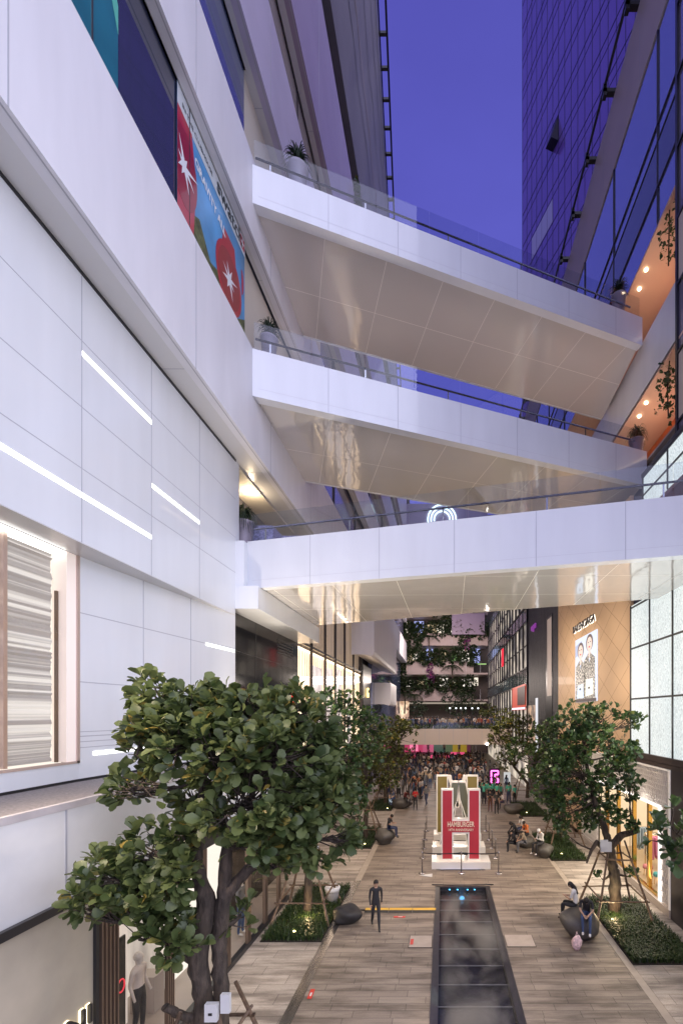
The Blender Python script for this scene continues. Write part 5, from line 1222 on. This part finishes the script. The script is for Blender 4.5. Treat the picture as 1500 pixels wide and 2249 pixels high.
def palm(x,y,z,h_,lab,seed,r_=2.0):
    r = random.Random(seed); t = thing('palm_tree', lab, 'palm tree', (x,y,z), 0, 'palms on the far terraces')
    g = MB(); g.tube([(x,y,z),(x+.1,y,z+h_*.5),(x,y,z+h_)],[.16,.12,.10],7); obj('trunk', g, BARK, t, True)
    g = MB()
    for i in range(15):
        a = i*2.4; L=7; pp=[]
        for k_ in range(L+1):
            f=k_/L; pp.append(Vector((x+math.cos(a)*r_*f, y+math.sin(a)*r_*f, z+h_+.9*f*r.uniform(.8,1)-1.7*f*f)))
        sd = Vector((-math.sin(a),math.cos(a),0))
        for k_ in range(L):
            for s in (-1,1):
                for q in (0,.5):
                    b_=pp[k_].lerp(pp[k_+1],q); w_=.5*(1-.5*k_/L); g.add([b_, b_+(pp[k_+1]-pp[k_])*.35, b_+sd*s*w_+(pp[k_+1]-pp[k_])*.9+Vector((0,0,-.22))],[(0,1,2)])
    obj('fronds', g, TGREEN, t)
palm(-2.6,82.6,17.0,4.6,'palm standing on the second far terrace left of centre',1)
palm(1.6,82.6,12.0,4.2,'palm standing on the lowest far terrace at centre',2)
palm(-7.0,82.6,7.5,3.8,'palm standing at the left foot of the far terraces',3)
palm(-5.2,82.6,7.5,3.5,'second palm standing at the left foot of the far terraces',4,1.6)
# trees and hedge standing on the far footbridge / plaza
for i,(x,y,z,rx,rz,lab) in enumerate(((2.8,70,9.0,3.4,1.7,'broad dark tree behind the onlookers at the centre'),(6.6,68,7.6,1.6,1.4,'lit pale green tree behind the onlookers on the right'),(-4,72,8.2,1.5,1.3,'small dark tree behind the onlookers on the left'))):
    t = thing('plaza_tree', lab, 'tree', (x,y,4.9), 0, 'trees on the upper plaza'); g = MB(); g.tube([(x,y,4.9),(x+.1,y,z-.4),(x,y,z)],[.16,.12,.06],7); obj('trunk', g, BARK, t, True)
    r=random.Random(i); tips=[]
    for q in range(230 if i==0 else 110):
        d=Vector((r.gauss(0,1),r.gauss(0,1),r.gauss(0,1))).normalized()*r.random()**.4; p=Vector((x,y,z))+Vector((d.x*rx,d.y*1.5,d.z*rz)); tips.append((tuple(p),(d.x,d.y-.2,d.z+.5)))
    leaf_mesh('crown', tips, .32, 70+i, TGREEN if i!=1 else LEAF_C, t, 6)
r = random.Random(5)
for i in range(9):
    x=-6.9+i*1.75
    clump('hedge_shrub','low grassy shrub in the trough along the far footbridge',(x,56.9,5.75),(1.0,.35,.25),60,.20,200+i,mt=LEAF_B,grp='shrubs along the far footbridge')
for i,x in enumerate((1.0,1.9,2.6,3.3,4.3,5.2)):
    t = thing('lamp_post', 'slim glowing lamp post among the onlookers above the far footbridge', 'lamp post', (x,66+.3*i,4.9), 0, 'slim lamp posts on the upper plaza')
    g = MB(); g.tube([(x,66+.3*i,4.9),(x,66+.3*i,8.2)],.05,6); obj('pole', g, BLACK, t)
    g = MB(); g.blob((x,66+.3*i,8.3),(.12,.12,.12),8,5); obj('globe', g, emat('lamp_globe',(.9,.95,1.),2.5), t, True)

# ================================================================ BANNER ON THE LEFT GLAZING
BN = thing('banner', 'long watch advertising banner behind the left glazing', 'banner', (-6.7,13.5,19.9))
bx = -6.745
def bshape(pts, dx, m, nm):   # pts (Y,Z)
    g = MB(); n=len(pts); vs=[(bx+dx,a,b) for a,b in pts]+[(bx+dx-.003,a,b) for a,b in pts]
    g.add(vs,[tuple(range(n)),tuple(range(n,2*n))[::-1]]+[(i,(i+1)%n,(i+1)%n+n,i+n) for i in range(n)]); return obj(nm, g, m, BN)
def bp_(cy,cz,ry,rz,n=28,a0=0,a1=360): return [(cy+ry*math.cos(R(a0+(a1-a0)*k/n)), cz+rz*math.sin(R(a0+(a1-a0)*k/n))) for k in range(n)]
SKY_ = mat('print_sky',(.06,.27,.55),.35,var=.35,vscale=.8,coat=.4)
bshape([(11.55,19.6),(15.48,19.6),(15.48,23.6),(11.55,23.6)],0,SKY_,'sky_print')
bshape([(11.55,19.6),(15.48,19.6),(15.48,20.9),(14.7,20.3),(13.9,20.9),(13.2,20.6),(12.6,21.2),(12.0,20.8),(11.55,21.4)],.006,mat('print_hill',(.10,.11,.045),.5,var=.7,vscale=6),'hill_print')
bshape([(11.55,23.02),(15.48,23.02),(15.48,23.6),(11.55,23.6)],.008,mat('print_white',(.62,.68,.72),.3,coat=.4),'white_stripe')
RW1 = mat('print_red',(.42,.012,.035),.3,coat=.4); RW2 = mat('print_red_dark',(.28,.01,.02),.3,coat=.4); WP = mat('print_white_mark',(.72,.76,.8),.4)
for i,(cy,cz,rr2) in enumerate(((11.85,21.75,.62),(14.35,21.2,.86))):
    bshape([(cy-.42 if i else 11.55,cz-1.75),(cy+.42,cz-1.75),(cy+.52,cz-.5),(cy+.5,cz+.6),(cy+.36,cz+1.3),(cy-.36 if i else 11.55,cz+1.3),(cy-.5 if i else 11.55,cz+.6),(cy-.52 if i else 11.55,cz-.5)],.010+i*.001,RW1,'strap_print')
    if i:
        bshape(bp_(cy,cz,rr2,.95),.014,RW1,'watch_print'); bshape(bp_(cy,cz,rr2*.84,.80),.018,RW2,'dial_print')
    else: bshape(bp_(cy,cz,rr2,1.0,20,-88,88)+[(11.55,cz+.9),(11.55,cz-.9)][::1],.014,RW2,'dial_print')
    rs=random.Random(i+2); pts=[]
    for k in range(16):
        q=(.42 if k%2 else .15)*rs.uniform(.8,1.3)*(1.3 if k%4==1 else .9); a=k*math.pi/8; pts.append((max(11.56,cy+q*math.cos(a)),cz+q*math.sin(a)))
    bshape(pts,.022,WP,'star_print')
g = text_mb('swatch', .62, (bx+.013,13.55,23.14), (0,1,0),(0,0,1), .002, bold=.012); obj('lettering', g, mat('print_black',(.02,.03,.035),.4), BN)
bshape([(15.12,23.12),(15.44,23.12),(15.44,23.5),(15.12,23.5)],.012,RW1,'flag_print')
bshape([(15.26,23.17),(15.30,23.17),(15.30,23.45),(15.26,23.45)],.016,WP,'cross_print'); bshape([(15.18,23.29),(15.38,23.29),(15.38,23.34),(15.18,23.34)],.019,WP,'cross_print')
g = text_mb('GRAVITY ALL', .34, (bx+.013,12.35,22.45), (0,1,-.12),(0,0,1), .002, sx=.85, bold=.01); obj('lettering', g, WP, BN)
g = text_mb('IN THE CLUBHOUSE', .17, (bx+.013,11.75,23.2), (0,1,0),(0,0,1), .002); obj('lettering', g, mat('print_black',(.02,.03,.035),.4), BN)
bshape(bp_(15.22,21.95,.16,.42,14,-80,110),.012,RW1,'paraglider_print')
# teal hoarding in the near glazing, painted as a flat panel
g = MB(); g.add([(bx,4,19.6),(bx,9.45,19.6),(bx,9.45,22.2),(bx,9.2,22.7),(bx,4,23.2),(bx-.01,4,19.6),(bx-.01,9.45,19.6),(bx-.01,9.45,22.2),(bx-.01,9.2,22.7),(bx-.01,4,23.2)],[(0,1,2,3,4),(9,8,7,6,5),(0,5,6,1),(1,6,7,2),(2,7,8,3),(3,8,9,4)],0)
t = thing('reflection', 'dark teal hoarding with a mint edge painted on the near left glazing', 'reflection', (-6.74,7,19.6))
obj('panel', g, mat('teal_board',(.015,.13,.18),.3,coat=.4,var=.3,vscale=.6), t)
g = MB(); g.add([(bx+.005,4,23.2),(bx+.005,9.2,22.7),(bx+.005,9.45,22.2),(bx+.005,9.45,21.6),(bx+.005,9.25,22.1),(bx+.005,9.05,22.4),(bx+.005,4,22.8)],[(0,6,5,1),(1,5,4,2),(2,4,3)],0)
obj('edge', g, mat('mint_edge',(.10,.42,.34),.4), t)

# ================================================================ PEOPLE
POSES = {
 'stand': dict(pelvis=(0,0,.93),spine=(0,.01,1.12),chest=(0,.0,1.32),neck=(0,.0,1.47),head=(0,-.01,1.56),
   le=(-.22,.03,1.14),lw=(-.23,-.06,.90),re=(.22,.03,1.14),rw=(.21,-.09,.90),lk=(-.10,-.02,.50),la=(-.11,.03,.09),rk=(.10,-.02,.50),ra=(.11,.0,.09)),
 'walk': dict(pelvis=(0,0,.91),spine=(0,-.01,1.11),chest=(0,-.03,1.31),neck=(0,-.04,1.46),head=(0,-.06,1.55),
   le=(-.22,-.08,1.13),lw=(-.21,-.24,.95),re=(.22,.10,1.13),rw=(.22,.12,.88),lk=(-.10,.02,.50),la=(-.10,.28,.14),rk=(.09,-.14,.52),ra=(.09,-.24,.09)),
 'phone': dict(pelvis=(0,0,.93),spine=(0,.01,1.12),chest=(0,.01,1.32),neck=(0,-.01,1.47),head=(0,-.05,1.55),
   le=(-.20,-.06,1.12),lw=(-.06,-.27,1.24),re=(.20,-.06,1.12),rw=(.06,-.27,1.25),lk=(-.10,-.02,.50),la=(-.12,.03,.09),rk=(.10,-.02,.50),ra=(.12,.0,.09)),
 'raise': dict(pelvis=(0,0,.93),spine=(0,.0,1.12),chest=(0,.01,1.32),neck=(0,.01,1.47),head=(0,.0,1.56),
   le=(-.28,-.06,1.52),lw=(-.20,-.14,1.78),re=(.22,.03,1.14),rw=(.23,-.05,.90),lk=(-.10,-.02,.50),la=(-.11,.03,.09),rk=(.10,-.02,.50),ra=(.11,.02,.09)),
 'sit': dict(pelvis=(0,0,.12),spine=(0,.02,.31),chest=(0,-.03,.51),neck=(0,-.08,.65),head=(0,-.15,.72),
   le=(-.20,-.12,.32),lw=(-.07,-.33,.34),re=(.20,-.12,.32),rw=(.07,-.33,.36),lk=(-.13,-.44,.10),la=(-.12,-.50,-.36),rk=(.13,-.42,.10),ra=(.14,-.42,-.36)),
 'sit_lean': dict(pelvis=(0,0,.12),spine=(0,-.02,.30),chest=(0,-.14,.47),neck=(0,-.22,.59),head=(0,-.31,.63),
   le=(-.20,-.28,.30),lw=(-.08,-.42,.20),re=(.20,-.28,.30),rw=(.08,-.42,.20),lk=(-.12,-.42,.14),la=(-.10,-.40,-.34),rk=(.12,-.44,.12),ra=(.12,-.46,-.34)),
}
PM = {}
def pmat(kind, c): 
    key = (kind,)+tuple(round(v,2) for v in c)
    if key not in PM: PM[key] = mat('%s_%d'%(kind,len(PM)), c, .75 if kind!='skin' else .5)
    return PM[key]
def person_mesh(pose, top, legs, skin=(.42,.26,.18), hair=(.015,.012,.012), shoe=(.03,.03,.03), detail=False, female=False, sleeves='short', skirt=False, scarf=None):
    P = {k: Vector(v) for k, v in POSES[pose].items()}
    up = (P['chest']-P['pelvis']).normalized(); side = Vector((1,0,0)); sh = .155 if female else .175
    lsh = P['chest']+up*.075-side*sh; rsh = P['chest']+up*.075+side*sh
    lh = P['pelvis']-side*.085-Vector((0,0,.03)); rh = P['pelvis']+side*.085-Vector((0,0,.03))
    hd = (P['head']-P['neck']).normalized(); ht = P['head']+hd*.10
    def toe(a): return a+Vector((0,-.15,-.045))
    def hand(e,w): return w+(w-e).normalized()*.075
    V=[];E=[];Rd=[]; names=[]
    def av(p,r,nm,par=None):
        V.append(tuple(p)); Rd.append(r); names.append(nm)
        if par is not None: E.append((par,len(V)-1))
        return len(V)-1
    pe=av(P['pelvis'],(.145,.11),'legs'); spn=av(P['spine'],(.125,.10),'top',pe); ch=av(P['chest'],(.15 if not female else .135,.105),'top',spn); nk0=av(P['chest']+up*.10,(.11,.075),'top',ch)
    nk=av(P['neck'],(.05,.05),'skin',nk0); h1=av(P['head']-hd*.01,(.074,.084),'skin',nk); h2=av(P['head']+hd*.07,(.078,.090),'skin',h1); h3=av(ht+hd*.035,(.045,.05),'skin',h2)
    for (s_,e_,w_) in ((lsh,P['le'],P['lw']),(rsh,P['re'],P['rw'])):
        a=av(s_,(.058,.058),'top',nk0); m_=av(s_.lerp(e_,.55),(.047,.047),'top',a); b=av(e_,(.038,.038),'top' if sleeves=='long' else 'skin',m_); c=av(w_,(.024,.028),'top2' if sleeves=='long' else 'skin',b); av(hand(e_,w_),(.020,.036),'skin',c)
    for (h_,k_,a_) in ((lh,P['lk'],P['la']),(rh,P['rk'],P['ra'])):
        a=av(h_,(.092,.092),'legs',pe); k=av(k_,(.058,.060),'legs',a); c_=av(k_.lerp(a_,.35),(.054,.056),'legs',k); q=av(a_,(.036,.038),'legs',c_); z=av(toe(a_)*.45+a_*.55+Vector((0,0,-.03)),(.042,.036),'shoe',q); av(toe(a_),(.036,.024),'shoe',z)
    me = bpy.data.meshes.new('body'); me.from_pydata(V,E,[]); o = bpy.data.objects.new('tmp', me); COL.objects.link(o)
    md = o.modifiers.new('s','SKIN'); md.use_smooth_shade = True
    for i,sv in enumerate(me.skin_vertices[0].data): sv.radius = Rd[i]; sv.use_root = (i==0)
    s2 = o.modifiers.new('d','SUBSURF'); s2.levels = s2.render_levels = 2 if detail else 1
    dg = bpy.context.evaluated_depsgraph_get(); m2 = bpy.data.meshes.new_from_object(o.evaluated_get(dg))
    bpy.data.objects.remove(o); bpy.data.meshes.remove(me)
    # colour zones by nearest bone
    cols = [pmat('skin',skin), pmat('shirt',top), pmat('trousers',legs), pmat('shoe',shoe), pmat('hair',hair)]
    A = np.array([V[a] for a,b in E]); B = np.array([V[b] for a,b in E]); nm = [(names[a],names[b]) for a,b in E]
    idx=[]
    for p in m2.polygons:
        c = np.array(p.center); t = np.clip(((c-A)*(B-A)).sum(1)/((B-A)**2).sum(1),0,1); d = np.linalg.norm(c-(A+(B-A)*t[:,None]),axis=1); i = int(d.argmin())
        z = nm[i][0] if t[i] < .5 else nm[i][1]
        idx.append({'skin':0,'top':1,'top2':1,'legs':2,'shoe':3}[z])
    mb = MB(); mb.v = [tuple(v.co) for v in m2.vertices]; mb.f = [tuple(p.vertices) for p in m2.polygons]; mb.m = idx
    bpy.data.meshes.remove(m2)
    hb = MB(); hc = P['head']+hd*.045; 
    back = Vector((0,1,0))*.022
    # nose, ears and eyes on the head
    fw = Vector((0,-1,0)); fw = (fw - hd*fw.dot(hd)).normalized()
    if detail:
        mb.blob(hc-hd*.02+fw*.088,(.012,.018,.018),6,4,0)
        for s in (-1,1):
            mb.blob(hc+side*s*.078-hd*.01,(.010,.018,.026),6,4,0); mb.blob(hc+side*s*.030+hd*.006+fw*.083,(.009,.006,.006),6,4,4)
        mb.blob(hc-hd*.058+fw*.083,(.022,.006,.006),6,4,3)
        for (e_,w_,s) in ((P['le'],P['lw'],-1),(P['re'],P['rw'],1)):
            d = (w_-e_).normalized(); h0 = hand(e_,w_); sd = d.cross(Vector((0,0,1))); sd = sd.normalized() if sd.length>.1 else Vector((0,1,0)); cu = Vector((0,0,-1))*.3
            for q in range(4):
                b0 = h0+sd*(q-1.5)*.017; L=(.065,.075,.070,.055)[q]; mb.tube([b0,b0+(d+cu*.4).normalized()*L*.5,b0+(d+cu*.4).normalized()*L*.5+(d+cu*2).normalized()*L*.5],[.0085,.008,.006],6,0)
            b0 = h0-d*.05+sd*.03*s; mb.tube([b0,b0+(d*.6+sd*s*.8).normalized()*.03,b0+(d*.8+sd*s*.5).normalized()*.06],[.010,.009,.007],6,0)
    tgt = hb if detail else mb; hm = 0 if detail else 4
    tgt.blob(hc+back+hd*.025,(.090,.098,.100),12,8,hm,.06,4)
    # keep the face clear: the hair shell sits behind and above it
    if female: tgt.tube([hc+back*2+hd*.02, hc+back*3.2-hd*.10, P['neck']+Vector((0,.09,-.10)), P['chest']+Vector((0,.12,-.02))],[.080,.080,.070,.025],9,hm)
    if skirt: mb.add(*ring_skirt(P)[:2],2) 
    hairmats = pmat('hair', scarf or hair)
    return mb, cols, hb, hairmats
def make_person(loc, rz, lab, group, pose='stand', **kw):
    mb, cols, hb, hm = person_mesh(pose, detail=True, **kw)
    t = thing('person', lab, 'person', loc, rz, group); obj('body', mb, cols, t, True, local=True); obj('hair', hb, hm, t, True, local=True); return t
BLK=(.018,.018,.022); NVY=(.03,.04,.09); JN=(.05,.08,.17); WHT=(.62,.60,.58); GRY=(.16,.16,.17); RED=(.55,.03,.03); ORG=(.60,.16,.04); GRN=(.07,.36,.26); BGE=(.35,.28,.20)
make_person((-2.35,15.9,0),R(15),'person in black walking alone across the left paving','people near the boulder seats','walk',top=BLK,legs=BLK,sleeves='long')
make_person((4.75,15.05,.80),R(-20),'person in black shirt and jeans crouched on the front of the large boulder','people near the boulder seats','sit_lean',top=BLK,legs=JN,shoe=WHT)
make_person((4.55,15.65,.82),R(-125),'person with long hair and white top at the back of the large boulder','people near the boulder seats','sit',top=WHT,legs=BLK,female=True)
g = MB(); g.blob((4.25,14.45,.22),(.17,.11,.24),10,7,0,.25,2); g.tube([(4.2,14.45,.40),(4.25,14.47,.56),(4.3,14.45,.40)],.012,5); tag(obj('shopping_bag', g, mat('pink_bag',(.75,.52,.52),.5,var=.4,vscale=12), None, True), 'white and pink plastic bag on the ground by the large boulder', 'bag')
make_person((5.15,23.9,.62),R(-60),'person in white scarf and white top with dark skirt on the nearest small boulder','people near the boulder seats','sit',top=WHT,legs=BLK,scarf=(.7,.7,.7),sleeves='long',shoe=WHT)
make_person((4.45,24.7,.45),R(-75),'person in beige top bending forward beside the white scarfed one','people near the boulder seats','sit_lean',top=BGE,legs=GRY,female=True)
make_person((4.7,25.7,.60),R(-60),'person in orange top seated in the middle of the right group','people near the boulder seats','sit',top=ORG,legs=BLK)
make_person((4.25,26.4,.50),R(-80),'person in black with long hair at the back left of the right group','people near the boulder seats','sit_lean',top=BLK,legs=BLK,female=True,sleeves='long')
make_person((4.75,27.2,.55),R(-60),'person in white top at the very back of the right group','people near the boulder seats','sit',top=WHT,legs=NVY,female=True)
make_person((3.95,24.9,.35),R(-80),'person all in black seated low at the left of the right group','people near the boulder seats','sit_lean',top=BLK,legs=BLK,sleeves='long')
make_person((-3.1,26.1,.88),R(75),'lone person in black shirt looking at a phone on the tall left boulder','people near the boulder seats','sit',top=BLK,legs=NVY)
make_person((-3.9,36.0,.72),R(-30),'person in dark blue seated at the left end of the wide boulder','people near the boulder seats','sit_lean',top=NVY,legs=JN)
make_person((-3.0,36.0,.72),R(40),'person in black and red seated at the right end of the wide boulder','people near the boulder seats','sit_lean',top=(.12,.02,.02),legs=BLK,sleeves='long')
make_person((-2.15,35.3,0),R(0),'person in bright red top standing by the wide boulder','people near the boulder seats','phone',top=RED,legs=BLK,female=True)
make_person((-1.35,37.0,0),R(-30),'person in grey shirt walking by with hands free near the red top','people near the boulder seats','walk',top=GRY,legs=NVY)
make_person((-.55,41.5,0),R(-20),'person in pale shirt and khaki trousers walking just left of the letters','people near the boulder seats','walk',top=(.3,.33,.32),legs=BGE)
make_person((4.55,34.6,.72),R(-50),'person in white shirt seated on the far right boulder','people near the boulder seats','sit_lean',top=WHT,legs=NVY)
make_person((4.0,34.1,0),R(10),'person in dark grey standing beside the far right boulder','people near the boulder seats','stand',top=(.05,.05,.05),legs=BLK)
make_person((3.6,34.8,0),R(-10),'person in black with pale bag standing left of the far right boulder','people near the boulder seats','phone',top=BLK,legs=(.12,.05,.03),female=True)

# crowd: one mesh per look, then copies
def crowd_mesh(pose, **kw):
    mb, cols, hb, hm = person_mesh(pose, **kw)
    me = bpy.data.meshes.new('person'); me.from_pydata(mb.v, [], mb.f)
    for m in cols: me.materials.append(m)
    me.polygons.foreach_set('material_index', mb.m); me.polygons.foreach_set('use_smooth',[True]*len(mb.f)); return me
cr = random.Random(21)
TOPS = [BLK,(.05,.05,.06),WHT,GRY,(.30,.06,.05),NVY,BGE,(.10,.09,.08),(.45,.42,.40),(.08,.12,.2),(.35,.12,.05),(.02,.02,.03)]
LOOKS = []
LNAME = ['black long-sleeved top','charcoal top and long hair','white top holding up a phone','dark grey top','dark red top and long hair','navy top','beige top','brown top with raised arm','pale grey top','slate blue top and long hair','rust top','black short-sleeved top']
for i, tp in enumerate(TOPS):
    LOOKS.append(crowd_mesh(['stand','raise','phone','stand','walk','stand'][i%6], top=tp, legs=[BLK,NVY,JN,(.08,.07,.06)][i%4], female=bool(i%2), sleeves='long' if i%3==0 else 'short'))
GLOOK = [crowd_mesh('stand',top=GRN,legs=BLK), crowd_mesh('raise',top=GRN,legs=BLK,female=True), crowd_mesh('phone',top=GRN,legs=NVY)]
def place(me, x, y, z, rz, lab, grp, s=1.):
    o = bpy.data.objects.new('person', me); COL.objects.link(o); o.location=(x,y,z); o.rotation_euler=(0,0,rz); o.scale=(s,)*3; return tag(o, lab, 'person', grp)
n_=0; used=[]
for tries in range(6000):
    if n_ >= 225: break
    f = cr.random()**1.15; y = 42 + f*29; x = cr.uniform(-6.2, 6.2)
    if x > 1.9 and y < 47: continue
    if x < -1.0 and y < 40+1: continue
    if abs(x) > 4.3+ .02*y and cr.random() < .5: continue
    if y < 45 and -1.2 < x < 2: continue
    if any((x-a)**2+(y-b_)**2 < .16 for a,b_ in used): continue
    used.append((x,y)); n_ += 1
    li = cr.randrange(len(LOOKS)); place(LOOKS[li], x, y, 0, R(180)+cr.uniform(-.6,.6), 'person in %s in the crowd facing the stage'%LNAME[li], 'crowd before the stage', cr.uniform(.92,1.06))
for i in range(14):
    li = cr.randrange(len(LOOKS)); place(LOOKS[li], -5.9+cr.random()*4.2, 39.6+cr.random()*2.8, 0, cr.uniform(0,6.28), 'person in %s at the loose left edge of the crowd'%LNAME[li], 'loose crowd at the left edge', cr.uniform(.92,1.06))
for i in range(13):
    place(GLOOK[i%3], 2.9+ (i%7)*.52+cr.uniform(-.15,.15), 37.8+(i//7)*1.6+cr.uniform(-.5,.9), 0, cr.uniform(-.8,.8)+ (3.14 if i%3==0 else 0), ['person in a green shirt standing with arms down right of the letters','long-haired person in a green shirt raising an arm right of the letters','person in a green shirt holding a phone right of the letters'][i%3], 'group in green shirts', cr.uniform(.92,1.04))
for i in range(8):
    li = cr.randrange(len(LOOKS)); place(LOOKS[li], 3.0+cr.random()*3.2, 41+cr.random()*2.5, 0, cr.uniform(0,6.28), 'person in %s behind the green shirts'%LNAME[li], 'people behind the green shirts', cr.uniform(.92,1.06))
for i in range(46):
    li = cr.randrange(len(LOOKS)); place(LOOKS[li], -6.0+i*.285+cr.uniform(-.15,.15), 57.8+cr.random()*3.5, 5.31, cr.uniform(-1,1), 'person in %s along the rail of the far footbridge'%LNAME[li], 'onlookers on the far footbridge', cr.uniform(.95,1.1))
# people on stage
for i,x in enumerate((-4.6,-2.4,.2,2.6)):
    place(LOOKS[(i*3)%12], x, 73.5, 1.0, 0, ['performer at the far left of the stage','performer left of the stage centre','performer right of the stage centre','performer at the right of the stage'][i], 'performers on the stage')

# mannequins and posters in the left shopfront
def mannequin(x,y,lab,top,legs):
    mb, cols, hb, hm = person_mesh('stand', top=top, legs=legs, skin=(.55,.5,.46), hair=(.55,.5,.46), sleeves='long', shoe=WHT)
    t = thing('mannequin', lab, 'mannequin', (x,y,.12), R(90), 'mannequins in the left shopfront'); o = obj('figure', mb, cols, t, True, local=True); t.scale=(1.12,)*3; return t
mannequin(-6.75,15.2,'mannequin in grey top and washed jeans behind the far left shop glass',GRY,JN)
mannequin(-6.75,14.0,'mannequin in pale top and jeans beside the far left one',(.4,.4,.42),(.10,.14,.22))
mannequin(-6.95,10.4,'mannequin in white jacket and black trousers behind the near left shop glass',(.55,.48,.44),BLK)
t = thing('poster', 'black poster with red spectacles in the near left shop window', 'poster', (-6.5,8.95,1.2))
g = MB(); g.box(-6.5,-6.47,8.75,9.28,.6,3.0); obj('board', g, mat('poster_black',(.02,.02,.02),.4), t)
for s in (0,.26):
    g = MB(); g.tube([(-6.46,8.88+s+.10*math.cos(R(a)),1.9+s*.5+.13*math.sin(R(a))) for a in range(0,361,30)], .016, 5); obj('lens_rim', g, emat('red_frame',(.9,.05,.08),.8), t, True)

# ================================================================ LAMPS
WARM=(1.,.79,.60)
for (x,y,z,tx,ty,e_) in ((-4,20,11.9,-2,16,1500),(3.5,18.5,11.9,3.5,14.5,1700),(0,19.5,11.9,.5,25,1100),(6,17.8,11.9,6,24,1100),(-4.5,22,11.6,-3.5,30,1300),(1,22,11.9,1,36,1400)):
    lamp('paving_fill_spot','SPOT',(x,y,z),e_,WARM,.12,(tx,ty,0),100,.8)  # added spots lighting the paving from under the lowest bridge
lamp('near_fill_spot','SPOT',(-6.0,5,9.5),950,(1.,.80,.62),.15,(-1,11,0),95,.8)  # this spot and the next are added to light the near paving
lamp('near_fill_spot','SPOT',(7.9,6,9.5),1250,(1.,.80,.60),.15,(3,12,0),95,.8)
# unseen spots added over the decks to brighten the soffit of the bridge above
for (x,y,z,e_) in ((-4,19,13.9,150),(2,18,13.9,150),(7,17.5,13.9,120)): lamp('deck_uplight','SPOT',(x,y,z),e_,(1.,.86,.74),.2,(x,y+2.2,z+5),150,1.)
for (x,y,z,e_) in ((-4,19.5,20.2,150),(2,21,20.2,150),(7,23,20.2,170)): lamp('deck_uplight','SPOT',(x,y,z),e_,(1.,.82,.78),.2,(x,y+.5,z+5),150,1.)
# spots added to brighten the tan wall, lamps added for far terraces and crowd
for y in (22.5,27,30): lamp('tan_wall_fill','SPOT',(3.6,y-2,11.6 if y<24 else 12.5),700,(1.,.84,.66),.2,(8.4,y+1,9),110,.9)
lamp('plaza_fill','AREA',(0,68,20),2300,(1.,.80,.74),(10,6),(0,80,14))
lamp('plaza_fill','AREA',(0,62,12),1500,(1.,.85,.75),(8,3),(0,60,5))
lamp('crowd_fill','SPOT',(-3,34,9),2600,(1.,.80,.60),.3,(0,56,4),70,.8)
lamp('crowd_fill','SPOT',(5,36,9),1800,(1.,.78,.58),.3,(1,50,2),80,.8)
# spots added to brighten the lowest soffit, points added to brighten the honeycomb screen
for (x,y) in ((-6.9,14.5),(-6.9,17.5)): lamp('ledge_uplight','SPOT',(x,y,6.3),1700,(1.,.86,.70),.2,(x+5,y+2.5,12),120,1.)
lamp('ledge_uplight','SPOT',(7.2,14,5.6),700,(1.,.90,.76),.2,(1.5,19,12),120,1.)
for y in (18.5,21,23.5): lamp('screen_fill','POINT',(8.0,y,3.95),10,(1.,.92,.82),.08)
# lamps close against the two nearest lit trunks
lamp('trunk_lamp','POINT',(-4.85,16.35,.45),26,(1.,.70,.36),.05)
lamp('trunk_lamp','POINT',(6.15,16.35,.55),34,(1.,.72,.40),.05)
lamp('trunk_lamp','POINT',(-3.55,6.6,1.2),20,(1.,.76,.50),.05)
# area lamps added to strengthen the light that panels and boutique shed across the street
lamp('panel_fill','AREA',(8.2,11.5,8.0),360,(.95,.97,1.),(12,4),(-7,12,7.5))
lamp('panel_fill','AREA',(8.0,21,2.2),150,(1.,.88,.72),(7,3),(0,20,1.0))
